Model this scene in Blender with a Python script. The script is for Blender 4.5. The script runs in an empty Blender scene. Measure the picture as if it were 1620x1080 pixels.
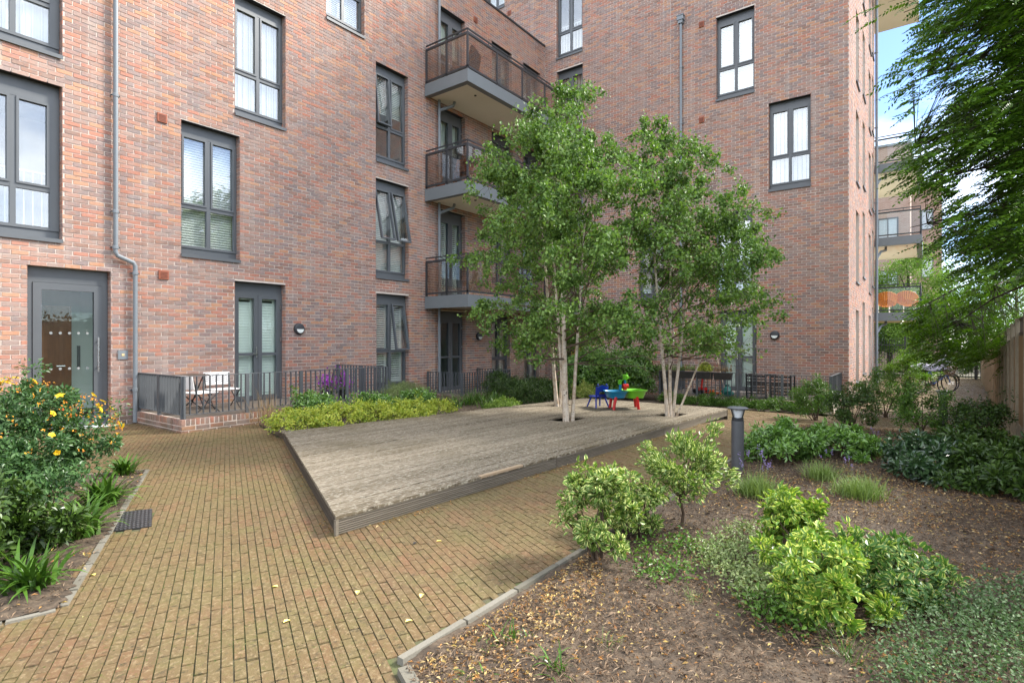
import bpy, math, random
import numpy as np
from mathutils import Vector, Matrix
random.seed(7); rng = np.random.default_rng(7)
S = bpy.context.scene; COL = S.collection
# ---------------- camera, sky, sun, exposure ----------------
CA, SA = 0.8009, 0.5988
CAM = (0.0, 0.0, 1.5); FPX = 876.0; HZ = 538.0
cd = bpy.data.cameras.new('camera'); cam = bpy.data.objects.new('camera', cd); COL.objects.link(cam)
cam.location = CAM
cam.rotation_euler = (math.pi/2, 0, math.atan2(SA, CA) - math.pi/2)
cd.sensor_width = 36; cd.lens = 36*FPX/1620; cd.shift_y = -2/1620; cd.clip_end = 600; cd.clip_start = 0.05
S.camera = cam
SUN_DIR = Vector((0.81, -0.586, 0)).normalized(); SUN_EL = math.radians(40)
W = bpy.data.worlds.new('World'); S.world = W; W.use_nodes = True
nt = W.node_tree; nt.nodes.clear()
out = nt.nodes.new('ShaderNodeOutputWorld'); bg = nt.nodes.new('ShaderNodeBackground')
sky = nt.nodes.new('ShaderNodeTexSky'); sky.sky_type = 'NISHITA'; sky.sun_disc = False
sky.sun_elevation = SUN_EL; sky.sun_rotation = math.atan2(SUN_DIR.x, SUN_DIR.y)
sky.dust_density = 0.2; sky.air_density = 0.75; sky.ozone_density = 4.0
CROT = 8
tc = nt.nodes.new('ShaderNodeTexCoord')
sep = nt.nodes.new('ShaderNodeSeparateXYZ'); nt.links.new(tc.outputs['Generated'], sep.inputs[0])
def wmath(op, a, b=None):
    n = nt.nodes.new('ShaderNodeMath'); n.operation = op
    for i, v in enumerate((a, b)):
        if v is None: continue
        if hasattr(v, 'links'): nt.links.new(v, n.inputs[i])
        else: n.inputs[i].default_value = v
    return n.outputs[0]
zz = wmath('ADD', wmath('MAXIMUM', sep.outputs[2], 0.0), 0.18)
cmb = nt.nodes.new('ShaderNodeCombineXYZ')
nt.links.new(wmath('DIVIDE', sep.outputs[0], zz), cmb.inputs[0]); nt.links.new(wmath('DIVIDE', sep.outputs[1], zz), cmb.inputs[1])
cmb.inputs[2].default_value = 8.4
cn = nt.nodes.new('ShaderNodeTexNoise'); cn.inputs['Scale'].default_value = 0.55; cn.inputs['Detail'].default_value = 7; cn.inputs['Roughness'].default_value = 0.55
cmap = nt.nodes.new('ShaderNodeMapping'); cmap.inputs['Rotation'].default_value = (0, 0, math.radians(CROT)); nt.links.new(cmb.outputs[0], cmap.inputs[0]); nt.links.new(cmap.outputs[0], cn.inputs['Vector'])
cr = nt.nodes.new('ShaderNodeValToRGB'); cr.color_ramp.elements[0].position = 0.40; cr.color_ramp.elements[1].position = 0.58
nt.links.new(cn.outputs[0], cr.inputs[0])
cmx = nt.nodes.new('ShaderNodeMix'); cmx.data_type = 'RGBA'
CLOUD = (9.6, 10.0, 10.7, 1)
nt.links.new(cr.outputs[0], cmx.inputs[0]); nt.links.new(sky.outputs[0], cmx.inputs[6]); cmx.inputs[7].default_value = CLOUD
nt.links.new(cmx.outputs[2], bg.inputs[0]); bg.inputs[1].default_value = 0.12
nt.links.new(bg.outputs[0], out.inputs[0])
sd = bpy.data.lights.new('sun', 'SUN'); sun = bpy.data.objects.new('sun', sd); COL.objects.link(sun)
sd.energy = 3.3; sd.angle = math.radians(11); sd.color = (1.0, 0.95, 0.87)
sv = Vector((SUN_DIR.x*math.cos(SUN_EL), SUN_DIR.y*math.cos(SUN_EL), math.sin(SUN_EL)))
sun.rotation_euler = sv.to_track_quat('Z', 'Y').to_euler(); sun.location = (0, 0, 30)
S.view_settings.view_transform = 'Standard'; S.view_settings.look = 'None'
S.view_settings.exposure = 1.55; S.view_settings.gamma = 1.0; S.view_settings.use_curve_mapping = False
S.render.engine = 'CYCLES'; S.cycles.max_bounces = 8; S.cycles.transparent_max_bounces = 12; S.cycles.caustics_reflective = False; S.cycles.caustics_refractive = False

# ---------------- geometry of the place ----------------
def ray(px, py):
    u = (px-810)/FPX; v = (HZ-py)/FPX
    return (CA + SA*u, SA - CA*u, v)          # forward=(CA,SA), right=(SA,-CA)
def gz(x):
    if x < 10: return 0.0
    if x < 15.4: return -0.28*(x-10)/5.4
    return -0.28 - 0.0105*(x-15.4)
def gp(px, py, z=None):
    r = ray(px, py); h = 0.0 if z is None else z
    for _ in range(8):
        t = (h-1.5)/r[2]; x, y = r[0]*t, r[1]*t
        if z is not None: break
        h = gz(x)
    return (x, y, h)
def dp(px, dist, py=HZ):                       # point at forward distance dist
    r = ray(px, py); return (r[0]*dist, r[1]*dist, 1.5 + r[2]*dist)
def proj(p):
    d = CA*p[0]+SA*p[1]; r = SA*p[0]-CA*p[1]
    return (810+FPX*r/max(d, .01), HZ-FPX*(p[2]-1.5)/max(d, .01), d)
YA, XB, YC = 11.5, 17.45, 1.67
def xA(px):
    r = ray(px, HZ); return r[0]*YA/r[1]
def zA(px, py):
    r = ray(px, py); return 1.5 + r[2]*YA/r[1]
def yB(px):
    r = ray(px, HZ); return r[1]*XB/r[0]
def zB(px, py):
    r = ray(px, py); return 1.5 + r[2]*XB/r[0]

# ---------------- mesh helpers ----------------
def mesh_np(name, V, F, uv=None, smooth=False):
    """V (n,3); F: (m,k) array"""
    me = bpy.data.meshes.new(name)
    V = np.asarray(V, dtype=np.float32); F = np.asarray(F, dtype=np.int32)
    me.vertices.add(len(V)); me.vertices.foreach_set('co', V.ravel())
    k = F.shape[1]; me.loops.add(F.size); me.loops.foreach_set('vertex_index', F.ravel())
    me.polygons.add(len(F)); me.polygons.foreach_set('loop_start', np.arange(0, F.size, k, dtype=np.int32))
    me.polygons.foreach_set('loop_total', np.full(len(F), k, dtype=np.int32))
    if uv is not None:
        l = me.uv_layers.new(name='UVMap'); l.data.foreach_set('uv', np.asarray(uv, dtype=np.float32)[F.ravel()].ravel())
    me.update(calc_edges=True)
    me.polygons.foreach_set('use_smooth', np.full(len(me.polygons), bool(smooth)))
    return me
ORG = {}
def org(o): return ORG.get(o.name, Vector((0, 0, 0))) if o else Vector((0, 0, 0))
def link(name, me, m, parent=None):
    o = bpy.data.objects.new(name, me); COL.objects.link(o)
    if m and not me.materials: me.materials.append(m)
    if parent: o.parent = parent; ORG[o.name] = org(parent)
    return o
class MB:
    def __init__(s): s.v = []; s.f = []
    def add(s, vs, fs):
        b = len(s.v); s.v += [tuple(v) for v in vs]; s.f += [tuple(b+i for i in f) for f in fs]
    def box8(s, p):   # 8 points: bottom 4 (ccw), top 4
        s.add(p, [(0, 3, 2, 1), (4, 5, 6, 7), (0, 1, 5, 4), (1, 2, 6, 5), (2, 3, 7, 6), (3, 0, 4, 7)])
    def box(s, x0, x1, y0, y1, z0, z1):
        s.box8([(x0, y0, z0), (x1, y0, z0), (x1, y1, z0), (x0, y1, z0), (x0, y0, z1), (x1, y0, z1), (x1, y1, z1), (x0, y1, z1)])
    def fbox(s, F, u0, u1, n0, n1, z0, z1, tf=None):
        O, U, N = F; P = []
        for z in (z0, z1):
            for (u, n) in ((u0, n0), (u0, n1), (u1, n1), (u1, n0)):
                uu, nn, q = (u, n, z) if tf is None else tf(u, n, z)
                P.append((O[0]+U[0]*uu+N[0]*nn, O[1]+U[1]*uu+N[1]*nn, q))
        s.box8(P)
    def obox(s, c, sx, sy, sz, rz=0, tilt=None):
        M = Matrix.Rotation(rz, 3, 'Z')
        if tilt: M = M @ Matrix.Rotation(tilt[1], 3, tilt[0])
        P = []
        for z in (-sz/2, sz/2):
            for (x, y) in ((-sx/2, -sy/2), (sx/2, -sy/2), (sx/2, sy/2), (-sx/2, sy/2)):
                P.append(tuple(Vector(c) + M @ Vector((x, y, z))))
        s.box8(P)
    def bar(s, a, b, w, h=None):
        a = Vector(a); b = Vector(b); d = (b-a).normalized(); h = h or w
        up = Vector((0, 0, 1)) if abs(d.z) < .95 else Vector((1, 0, 0))
        x = d.cross(up).normalized(); y = x.cross(d).normalized()
        P = [a - x*w/2 - y*h/2, a + x*w/2 - y*h/2, a + x*w/2 + y*h/2, a - x*w/2 + y*h/2]
        P += [q + (b-a) for q in P]; s.box8(P)
    def tube(s, pts, rad, n=8, cap=True):
        pts = [Vector(p) for p in pts]
        if not hasattr(rad, '__len__'): rad = [rad]*len(pts)
        b = len(s.v); px = None
        for i, p in enumerate(pts):
            d = (pts[min(i+1, len(pts)-1)] - pts[max(i-1, 0)]).normalized()
            up = Vector((0, 0, 1)) if abs(d.z) < .9 else Vector((1, 0, 0))
            x = d.cross(up).normalized() if px is None else (px - d*px.dot(d)).normalized()
            px = x; y = d.cross(x)
            for k in range(n):
                a = 2*math.pi*k/n; s.v.append(tuple(p + (x*math.cos(a) + y*math.sin(a))*rad[i]))
        for i in range(len(pts)-1):
            for k in range(n):
                k2 = (k+1) % n; s.f.append((b+i*n+k, b+i*n+k2, b+(i+1)*n+k2, b+(i+1)*n+k))
        if cap:
            s.f.append(tuple(b+k for k in range(n))[::-1]); s.f.append(tuple(b+(len(pts)-1)*n+k for k in range(n)))
    def lathe(s, prof, c=(0, 0, 0), n=20, axis='z'):
        b = len(s.v)
        for (r, h) in prof:
            for k in range(n):
                a = 2*math.pi*k/n; q = (r*math.cos(a), r*math.sin(a), h)
                if axis == 'y': q = (q[0], q[2], q[1])
                if axis == 'x': q = (q[2], q[0], q[1])
                s.v.append((c[0]+q[0], c[1]+q[1], c[2]+q[2]))
        for i in range(len(prof)-1):
            for k in range(n):
                k2 = (k+1) % n; s.f.append((b+i*n+k, b+i*n+k2, b+(i+1)*n+k2, b+(i+1)*n+k))
        s.f.append(tuple(b+k for k in range(n))[::-1]); s.f.append(tuple(b+(len(prof)-1)*n+k for k in range(n)))
    def build(s, name, m, parent=None, smooth=False, kind=None, bevel=0):
        me = bpy.data.meshes.new(name); o = org(parent)
        me.from_pydata([(v[0]-o[0], v[1]-o[1], v[2]-o[2]) for v in s.v], [], s.f); me.update()
        if smooth: me.polygons.foreach_set('use_smooth', [True]*len(me.polygons))
        ob = link(name, me, m, parent)
        if kind: ob['kind'] = kind
        if bevel:
            bm = ob.modifiers.new('bevel', 'BEVEL'); bm.width = bevel; bm.segments = 2; bm.limit_method = 'ANGLE'
        if smooth and bevel == 0:
            try: me.set_sharp_from_angle(angle=math.radians(40))
            except Exception: pass
        return ob
def tag(o, label=None, cat=None, group=None, kind=None):
    if label: o['label'] = label
    if cat: o['category'] = cat
    if group: o['group'] = group
    if kind: o['kind'] = kind
    return o
def thing(name, label, cat, loc=(0, 0, 0), rz=0, group=None, local=False):
    """local=False: part vertices are given in world coordinates; True: in the thing's own frame"""
    o = bpy.data.objects.new(name, None); COL.objects.link(o); o.location = loc; o.rotation_euler = (0, 0, rz)
    o.empty_display_size = .2
    ORG[o.name] = Vector((0, 0, 0)) if local else Vector(loc)
    return tag(o, label, cat, group)
def copy_tree(o, parent=None):
    c = o.copy(); COL.objects.link(c); ORG[c.name] = org(o)
    if parent: c.parent = parent
    for ch in list(o.children): copy_tree(ch, c)
    return c

# ---------------- materials ----------------
def new_mat(name):
    m = bpy.data.materials.new(name); m.use_nodes = True; t = m.node_tree
    return m, t, t.nodes['Principled BSDF'], t.nodes['Material Output']
def nd(t, typ, **kw):
    n = t.nodes.new(typ)
    for k, v in kw.items():
        if k in ('operation', 'data_type', 'blend_type', 'interpolation'): setattr(n, k, v)
        else:
            i = n.inputs[k] if not k.startswith('i') or not k[1:].isdigit() else n.inputs[int(k[1:])]
            if hasattr(v, 'links'): t.links.new(v, i)
            else: i.default_value = v
    return n
def ramp(t, fac, cols, pos=None, const=False):
    r = t.nodes.new('ShaderNodeValToRGB'); e = r.color_ramp.elements
    if const: r.color_ramp.interpolation = 'CONSTANT'
    n = len(cols); pos = pos or [i/(n if const else max(n-1, 1)) for i in range(n)]
    e[0].position = pos[0]; e[0].color = (*cols[0], 1)
    e[1].position = pos[1] if n > 1 else 1; e[1].color = (*(cols[1] if n > 1 else cols[0]), 1)
    for i in range(2, n):
        q = e.new(pos[i]); q.color = (*cols[i], 1)
    t.links.new(fac, r.inputs[0]); return r.outputs[0]
def wpos(t): return t.nodes.new('ShaderNodeNewGeometry').outputs['Position']
def island_rand(t):
    g = t.nodes.new('ShaderNodeNewGeometry').outputs['Random Per Island']; o = t.nodes.new('ShaderNodeObjectInfo').outputs['Random']
    return nd(t, 'ShaderNodeMath', operation='FRACT', i0=nd(t, 'ShaderNodeMath', operation='ADD', i0=g, i1=o).outputs[0]).outputs[0]
def noise(t, vec, scale, detail=4, rough=.55, stretch=None):
    if stretch:
        mp = t.nodes.new('ShaderNodeMapping'); mp.inputs['Scale'].default_value = stretch
        if len(stretch) > 3: pass
        t.links.new(vec, mp.inputs[0]); vec = mp.outputs[0]
    return nd(t, 'ShaderNodeTexNoise', Vector=vec, Scale=scale, Detail=detail, Roughness=rough).outputs[0]
def mixc(t, fac, a, b, mode='MIX'):
    n = t.nodes.new('ShaderNodeMix'); n.data_type = 'RGBA'; n.blend_type = mode
    for i, v in ((0, fac), (6, a), (7, b)):
        if hasattr(v, 'links'): t.links.new(v, n.inputs[i])
        else: n.inputs[i].default_value = v if i == 0 else (*v, 1)
    return n.outputs[2]
def sub(t, a, k, c=0):   # a*k + c
    return nd(t, 'ShaderNodeMath', operation='MULTIPLY_ADD', i0=a, i1=k, i2=c).outputs[0]
def bump(t, p, h, strength=.3, dist=.01):
    b = nd(t, 'ShaderNodeBump', Strength=strength, Distance=dist, Height=h); t.links.new(b.outputs[0], p.inputs['Normal'])
MATS = {}
def M(name, cols, rough=.6, metal=0, scale=6, bscale=60, bstr=.15, island=False, spec=.5, dirt=0, stretch=None, rvar=.1):
    if name in MATS: return MATS[name]
    m, t, p, _ = new_mat(name); v = wpos(t)
    if not isinstance(cols[0], tuple): cols = [tuple(cols)]
    if len(cols) == 1: cols = [tuple(c*.9 for c in cols[0]), tuple(min(1, c*1.1) for c in cols[0])]
    nf = noise(t, v, scale, 5, .6, stretch)
    nf = sub(t, nf, 1.8, -.4)
    if island: nf = sub(t, nf, .35, 0); nf = nd(t, 'ShaderNodeMath', operation='ADD', i0=nf, i1=sub(t, island_rand(t), .75)).outputs[0]
    c = ramp(t, nf, cols)
    if dirt: c = mixc(t, sub(t, noise(t, v, 1.7, 6, .7), 2.2*dirt, -.8*dirt), c, (.09, .075, .05))
    t.links.new(c, p.inputs['Base Color'])
    p.inputs['Roughness'].default_value = rough; p.inputs['Metallic'].default_value = metal; p.inputs['Specular IOR Level'].default_value = spec
    if rvar: t.links.new(sub(t, noise(t, v, scale*3), rvar*2, rough-rvar), p.inputs['Roughness'])
    if bstr: bump(t, p, noise(t, v, bscale, 5, .6, stretch), bstr)
    MATS[name] = m; return m
def leafmat(name, cols, trans=.3, rough=.42, edge=None, spec=.32, pale=None):
    m, t, p, o = new_mat(name)
    r = t.nodes.new('ShaderNodeNewGeometry').outputs['Random Per Island']
    c = ramp(t, r, cols)
    if edge:
        uvn = t.nodes.new('ShaderNodeUVMap'); s = nd(t, 'ShaderNodeSeparateXYZ', Vector=uvn.outputs[0])
        a = nd(t, 'ShaderNodeMath', operation='ABSOLUTE', i0=s.outputs[0]).outputs[0]
        nz = noise(t, wpos(t), 90, 3); f = nd(t, 'ShaderNodeMath', operation='ADD', i0=a, i1=sub(t, nz, .9, -.45)).outputs[0]
        f = nd(t, 'ShaderNodeMath', operation='ADD', i0=f, i1=sub(t, r, .5, -.25)).outputs[0]
        f2 = nd(t, 'ShaderNodeMath', operation='GREATER_THAN', i0=f, i1=edge[1]).outputs[0]
        c = mixc(t, f2, c, edge[0])
    t.links.new(c, p.inputs['Base Color']); p.inputs['Roughness'].default_value = rough; p.inputs['Specular IOR Level'].default_value = spec
    tr = nd(t, 'ShaderNodeBsdfTranslucent'); c2 = mixc(t, 1.0, c, (1.0, 1.15, .45), 'MULTIPLY')
    t.links.new(c2, tr.inputs[0])
    mx = nd(t, 'ShaderNodeMixShader', Fac=trans); t.links.new(p.outputs[0], mx.inputs[1]); t.links.new(tr.outputs[0], mx.inputs[2])
    t.links.new(mx.outputs[0], o.inputs[0]); return m
def glassmat(name, tint=(.9, .95, .93), ior=2.0, rough=.0, cap=1.0):
    m, t, p, o = new_mat(name); t.nodes.remove(p)
    tr = nd(t, 'ShaderNodeBsdfTransparent'); tr.inputs[0].default_value = (*tint, 1)
    gl = nd(t, 'ShaderNodeBsdfGlossy', Roughness=rough); gl.inputs[0].default_value = (.96, .98, 1, 1)
    v = wpos(t); b = nd(t, 'ShaderNodeBump', Strength=.03, Distance=.02, Height=noise(t, v, 1.2, 1)); t.links.new(b.outputs[0], gl.inputs['Normal'])
    g = t.nodes.new('ShaderNodeNewGeometry'); dt = nd(t, 'ShaderNodeVectorMath', operation='DOT_PRODUCT', i0=g.outputs['Normal'], i1=g.outputs['Incoming'])
    ab = nd(t, 'ShaderNodeMath', operation='ABSOLUTE', i0=dt.outputs['Value']).outputs[0]
    pw = nd(t, 'ShaderNodeMath', operation='POWER', i0=sub(t, ab, -1, 1), i1=5.0).outputs[0]
    f0 = ((ior-1)/(ior+1))**2
    fac = sub(t, pw, 1-f0, f0)
    mx = nd(t, 'ShaderNodeMixShader', Fac=fac); t.links.new(tr.outputs[0], mx.inputs[1]); t.links.new(gl.outputs[0], mx.inputs[2])
    t.links.new(mx.outputs[0], o.inputs[0]); return m

BRC = [(0.372, 0.157, 0.114), (0.271, 0.167, 0.138), (0.423, 0.221, 0.138), (0.237, 0.189, 0.185), (0.2, 0.167, 0.166), (0.339, 0.194, 0.155), (0.457, 0.237, 0.138), (0.305, 0.231, 0.206), (0.213, 0.136, 0.114), (0.389, 0.21, 0.166), (0.28, 0.21, 0.19), (0.423, 0.173, 0.12), (0.258, 0.189, 0.181), (0.215, 0.154, 0.146), (0.327, 0.223, 0.189)]
def brickmat(name, cols, sc=1.0):
    m, t, p, _ = new_mat(name); v = wpos(t)
    r = island_rand(t)
    c = ramp(t, r, cols, const=True)
    big = noise(t, v, .45, 3)
    c = mixc(t, sub(t, big, 1.2, -.25), c, (.34, .15, .10), 'MIX') if False else c
    n1 = noise(t, v, 22, 5, .65); c = mixc(t, sub(t, n1, 1.3, -.50), c, (.42, .30, .23))   # sandy bloom over the face
    n3 = noise(t, v, 9, 3, .6); c = mixc(t, sub(t, n3, 1.4, -.62), c, (.42, .15, .07))
    n2 = noise(t, v, 55, 4, .7); c = mixc(t, sub(t, n2, 2.2, -1.15), c, (.05, .04, .04))
    c = mixc(t, sub(t, noise(t, v, .6, 4, .6), 1.0, -.42), c, (.42, .29, .23))
    c = mixc(t, sub(t, noise(t, v, 30, 2, .5), 16, -11.2), c, (.03, .025, .025))    # lime wash drifting over the wall
    s3 = nd(t, 'ShaderNodeSeparateXYZ', Vector=v).outputs[2]
    st = noise(t, v, 1, 4, .6, (5, 5, .28)); c = mixc(t, sub(t, st, 2.4, -1.35), c, (.46, .40, .35))      # rain-washed lime streaks
    st2 = noise(t, v, 1, 4, .6, (3.1, 3.1, .22)); c = mixc(t, sub(t, st2, 1.6, -1.05), c, (.17, .11, .085))
    dmp = nd(t, 'ShaderNodeMath', operation='SUBTRACT', i0=sub(t, noise(t, v, 2.5, 4), .9, 0), i1=nd(t, 'ShaderNodeMath', operation='ABSOLUTE', i0=sub(t, s3, .8, .1)).outputs[0]).outputs[0]
    c = mixc(t, sub(t, dmp, 1.6, 0), c, (.075, .07, .04))                                             # damp and algae at the foot
    t.links.new(c, p.inputs['Base Color']); p.inputs['Roughness'].default_value = .88; p.inputs['Specular IOR Level'].default_value = .25
    bump(t, p, noise(t, v, 70, 6, .7), .5, .006); return m
MAT_BRICK = brickmat('brick_mat', BRC)
MAT_MORTAR = M('mortar_mat', [(.56, .47, .40), (.68, .59, .51)], .95, scale=3, bscale=150, bstr=.4, spec=.2)
MAT_GREY = M('grey_metal', [(.085, .092, .098), (.10, .107, .113)], .42, scale=2, bstr=.02, spec=.5)
MAT_GREYL = M('light_grey_metal', [(.145, .163, .17), (.17, .188, .196)], .42, scale=2, bstr=.02)
MAT_DARK = M('dark_metal', [(.028, .03, .033), (.04, .042, .046)], .45, scale=3, bstr=.03)
MAT_PIPE = M('pipe_grey', [(.17, .19, .205), (.20, .22, .235)], .4, scale=2, bstr=.02)
MAT_PANE = glassmat('window_glass', (.97, .99, .98), 2.35)
MAT_PANE_CLEAR = glassmat('clear_glass', (.93, .97, .95), 1.45)
MAT_SMOKE = glassmat('smoked_balcony_glass', (.76, .72, .68), 2.3)
MAT_WHITE = M('white_paint', [(.72, .73, .71), (.80, .81, .79)], .45, bstr=.02)
MAT_BLIND = M('blind_white', [(.70, .72, .68), (.78, .80, .75)], .55, bstr=.02)
MAT_ROOM = M('room_plaster', [(.34, .35, .34), (.42, .43, .41)], .9, bstr=.02)
MAT_SOFFIT = M('cream_soffit', [(.74, .70, .58), (.80, .76, .64)], .8, scale=1.2, bstr=.05)
MAT_CHROME = M('brushed_steel', [(.55, .55, .54), (.65, .65, .64)], .28, metal=1, bstr=.02)
MAT_TERRA = M('terracotta', [(.26, .075, .035), (.34, .10, .05)], .7, bscale=80)
MAT_BLACK = M('matt_black', [(.012, .012, .013), (.02, .02, .021)], .5, bstr=.04)
MAT_CONC = M('pale_concrete', [(.12, .11, .08), (.20, .185, .15)], .9, scale=9, bscale=90, bstr=.4, island=True, dirt=.35)
def farbrick(name, a, b, mo):
    m, t, p, _ = new_mat(name); v = wpos(t); s = nd(t, 'ShaderNodeSeparateXYZ', Vector=v)
    cb = nd(t, 'ShaderNodeCombineXYZ', X=nd(t, 'ShaderNodeMath', operation='ADD', i0=s.outputs[0], i1=s.outputs[1]).outputs[0], Y=s.outputs[2])
    bt = t.nodes.new('ShaderNodeTexBrick'); t.links.new(cb.outputs[0], bt.inputs['Vector'])
    for k, q in (('Color1', a), ('Color2', b), ('Mortar', mo)): bt.inputs[k].default_value = (*q, 1)
    bt.inputs['Scale'].default_value = 1; bt.inputs['Brick Width'].default_value = .225; bt.inputs['Row Height'].default_value = .075; bt.inputs['Mortar Size'].default_value = .008; bt.inputs['Bias'].default_value = 0
    c = mixc(t, sub(t, noise(t, v, 1.1, 5, .6), 1.8, -.7), bt.outputs[0], (.42, .33, .27)); t.links.new(c, p.inputs['Base Color']); p.inputs['Roughness'].default_value = .9
    bump(t, p, bt.outputs[1], -.4, .01); return m
MAT_FARB = farbrick('far_brick', (.30, .16, .115), (.38, .24, .19), (.50, .43, .36))
# ---------------- the ground ----------------
MAT_JOINT = M('mossy_joint', [(.06, .085, .02), (.085, .10, .03), (.07, .06, .035), (.14, .12, .07)], .95, scale=3, bscale=120, bstr=.5)
MAT_SOIL = M('bark_soil', [(.025, .018, .011), (.065, .045, .028), (.16, .115, .072)], .95, scale=16, bscale=45, bstr=1.0, dirt=0)
def sheet(name, x0, x1, y0, y1, nx, ny, zf, m, inside=None, kind='structure', parent=None):
    xs = np.linspace(x0, x1, nx+1); ys = np.linspace(y0, y1, ny+1)
    X, Y = np.meshgrid(xs, ys, indexing='ij'); Z = zf(X, Y)
    V = np.stack([X, Y, Z], -1).reshape(-1, 3)
    i, j = np.meshgrid(np.arange(nx), np.arange(ny), indexing='ij'); a = (i*(ny+1)+j).ravel()
    F = np.stack([a, a+ny+1, a+ny+2, a+1], -1)
    if inside is not None:
        c = V[F].mean(1); F = F[inside(c[:, 0], c[:, 1])]
    o = link(name, mesh_np(name, V, F, smooth=True), m, parent)
    if kind: o['kind'] = kind
    return o
def gzv(X):
    return np.where(X < 10, 0, np.where(X < 15.4, -.28*(X-10)/5.4, -.28-.0105*(X-15.4)))
MAT_GROUND = M('far_ground', [(.06, .055, .03), (.10, .085, .05)], .95, scale=1, bscale=20, bstr=.4)
sheet('ground', -260, 340, -300, 300, 600, 20, lambda X, Y: gzv(X)-.10, MAT_GROUND)
pv_base = sheet('paving', -6, 40, -2.6, 11.6, 92, 8, lambda X, Y: gzv(X)-.006, MAT_JOINT)
# bed outlines
PA = math.radians(64); PD = (math.cos(PA), math.sin(PA))
BED_R = [(1.73, 1.925), (11.3, 1.90), (11.9, .4), (12.1, -1.12), (.24, -1.12)]
BED_L = [(.98, 3.88), (2.6, 7.2), (1.2, 7.95), (-4.5, 8.6), (-4.5, 5.1)]
BED_M = [(4.75, 8.25), (4.62, 7.72), (10.4, 6.5), (11.6, 6.9), (12.2, 8.2), (12.2, 10.05), (11.2, 10.05), (11.2, 11.5), (8.3, 11.5), (8.3, 9.55), (5.2, 9.55)]
BED_B = [(14.3, 1.8), (15.35, 1.8), (15.35, 6.3), (17.3, 6.3), (17.3, 10.6), (13.6, 10.05), (12.2, 10.05), (12.2, 8.2), (11.75, 6.95), (13.4, 6.95), (14.2, 6.2), (14.45, 4.0)]
DECK = [(2.59, 3.62), (11.36, 3.15), (11.38, 6.40), (4.55, 7.63)]
def inpoly(P, x, y):
    x = np.asarray(x, float); y = np.asarray(y, float); r = np.zeros(x.shape, bool); n = len(P)
    for i in range(n):
        (x1, y1), (x2, y2) = P[i], P[(i+1) % n]
        if y1 == y2: continue
        c = ((y1 > y) != (y2 > y)) & (x < (x2-x1)*(y-y1)/(y2-y1)+x1); r ^= c
    return r
def wob(X, Y, a=.02):
    return a*(np.sin(X*5.1+Y*2.3)+np.sin(X*11.7-Y*7.9)*.6+np.sin(Y*13.1+X*3.3)*.5+rng.normal(0, .28, X.shape))
def soil(name, P, dz, lbl=None):
    xs = [p[0] for p in P]; ys = [p[1] for p in P]
    nx = int((max(xs)-min(xs))/.045); ny = int((max(ys)-min(ys))/.045)
    return sheet(name, min(xs), max(xs), min(ys), max(ys), nx, ny, lambda X, Y: gzv(X)+dz+wob(X, Y, .009), MAT_SOIL, lambda x, y: inpoly(P, x, y))
soil('soil', BED_R, .012); soil('soil', BED_L, .012); soil('soil', BED_M, .02); soil('soil', BED_B, .03)
# pavers
def boxes_np(name, B, m, parent, faces5=True, kind=None):
    """B: (n,8,3) corner arrays, bottom ring then top ring; bottom face left out"""
    n = len(B); V = B.reshape(-1, 3)
    f = np.array([(4, 5, 6, 7), (0, 1, 5, 4), (1, 2, 6, 5), (2, 3, 7, 6), (3, 0, 4, 7)])
    F = (np.arange(n)[:, None, None]*8 + f[None]).reshape(-1, 4)
    o = link(name, mesh_np(name, V - np.array(org(parent)), F), m, parent)
    if kind: o['kind'] = kind
    return o
m, t, p, _ = new_mat('clay_paver'); v = wpos(t); MAT_PAVER = m
r = island_rand(t)
c = ramp(t, r, [(0.135, 0.08, 0.038), (0.149, 0.084, 0.04), (0.119, 0.073, 0.036), (0.154, 0.08, 0.039), (0.139, 0.087, 0.043), (0.125, 0.071, 0.036), (0.158, 0.075, 0.038), (0.137, 0.082, 0.04)], const=True)
c = mixc(t, sub(t, noise(t, v, 4.5, 5, .7), 3.2, -1.5), c, (.135, .125, .04))
c = mixc(t, sub(t, noise(t, v, 2.2, 4, .7), 3.0, -1.75), c, (.09, .065, .045))
c = mixc(t, sub(t, noise(t, v, .9, 5, .65), 2.6, -1.0), c, (.115, .105, .035))      # algae film in patches
c = mixc(t, sub(t, noise(t, v, 1.0, 3, .6), .9, -.25), c, (.175, .115, .06))
c = mixc(t, sub(t, noise(t, v, 38, 4, .7), 5, -2.55), c, (.27, .20, .11))
c = mixc(t, sub(t, noise(t, v, 23, 4, .7), 5, -2.7), c, (.035, .03, .016))
c = mixc(t, sub(t, noise(t, v, 31, 4, .7), 5, -2.85), c, (.075, .09, .015))
t.links.new(c, p.inputs['Base Color']); p.inputs['Specular IOR Level'].default_value = .35
t.links.new(sub(t, noise(t, v, 5), .4, .42), p.inputs['Roughness'])
bump(t, p, noise(t, v, 38, 6, .8), 1.0, .008)
PL, PW, G = .184, .0535, .0036
ca, sa = PD
rows = []
for i in range(-480, 700):
    off = (i % 2)*.5*PL + random.uniform(-.035, .035)
    js = np.arange(-60, 210); U = js*PL + off; Vv = np.full_like(U, i*PW, dtype=float)
    rows.append(np.stack([U, Vv], -1))
R_ = np.concatenate(rows); cx = R_[:, 0]*ca - R_[:, 1]*(-sa)*-1*-1 if False else R_[:, 0]*ca + R_[:, 1]*sa; cy = R_[:, 0]*sa - R_[:, 1]*ca
T1 = [(3.9, 9.6), (8.3, 9.6), (8.3, 11.5), (3.9, 11.5)]
keep = (cx > -3.5) & (cx < 38.6) & (cy > -2.5) & (cy < 11.46)
keep &= ~((cx > 17.4) & (cy > 1.62))
keep &= (cx < 12) | (cy > -1.15-.0432*(cx-11.4)) | False
keep |= False
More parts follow.
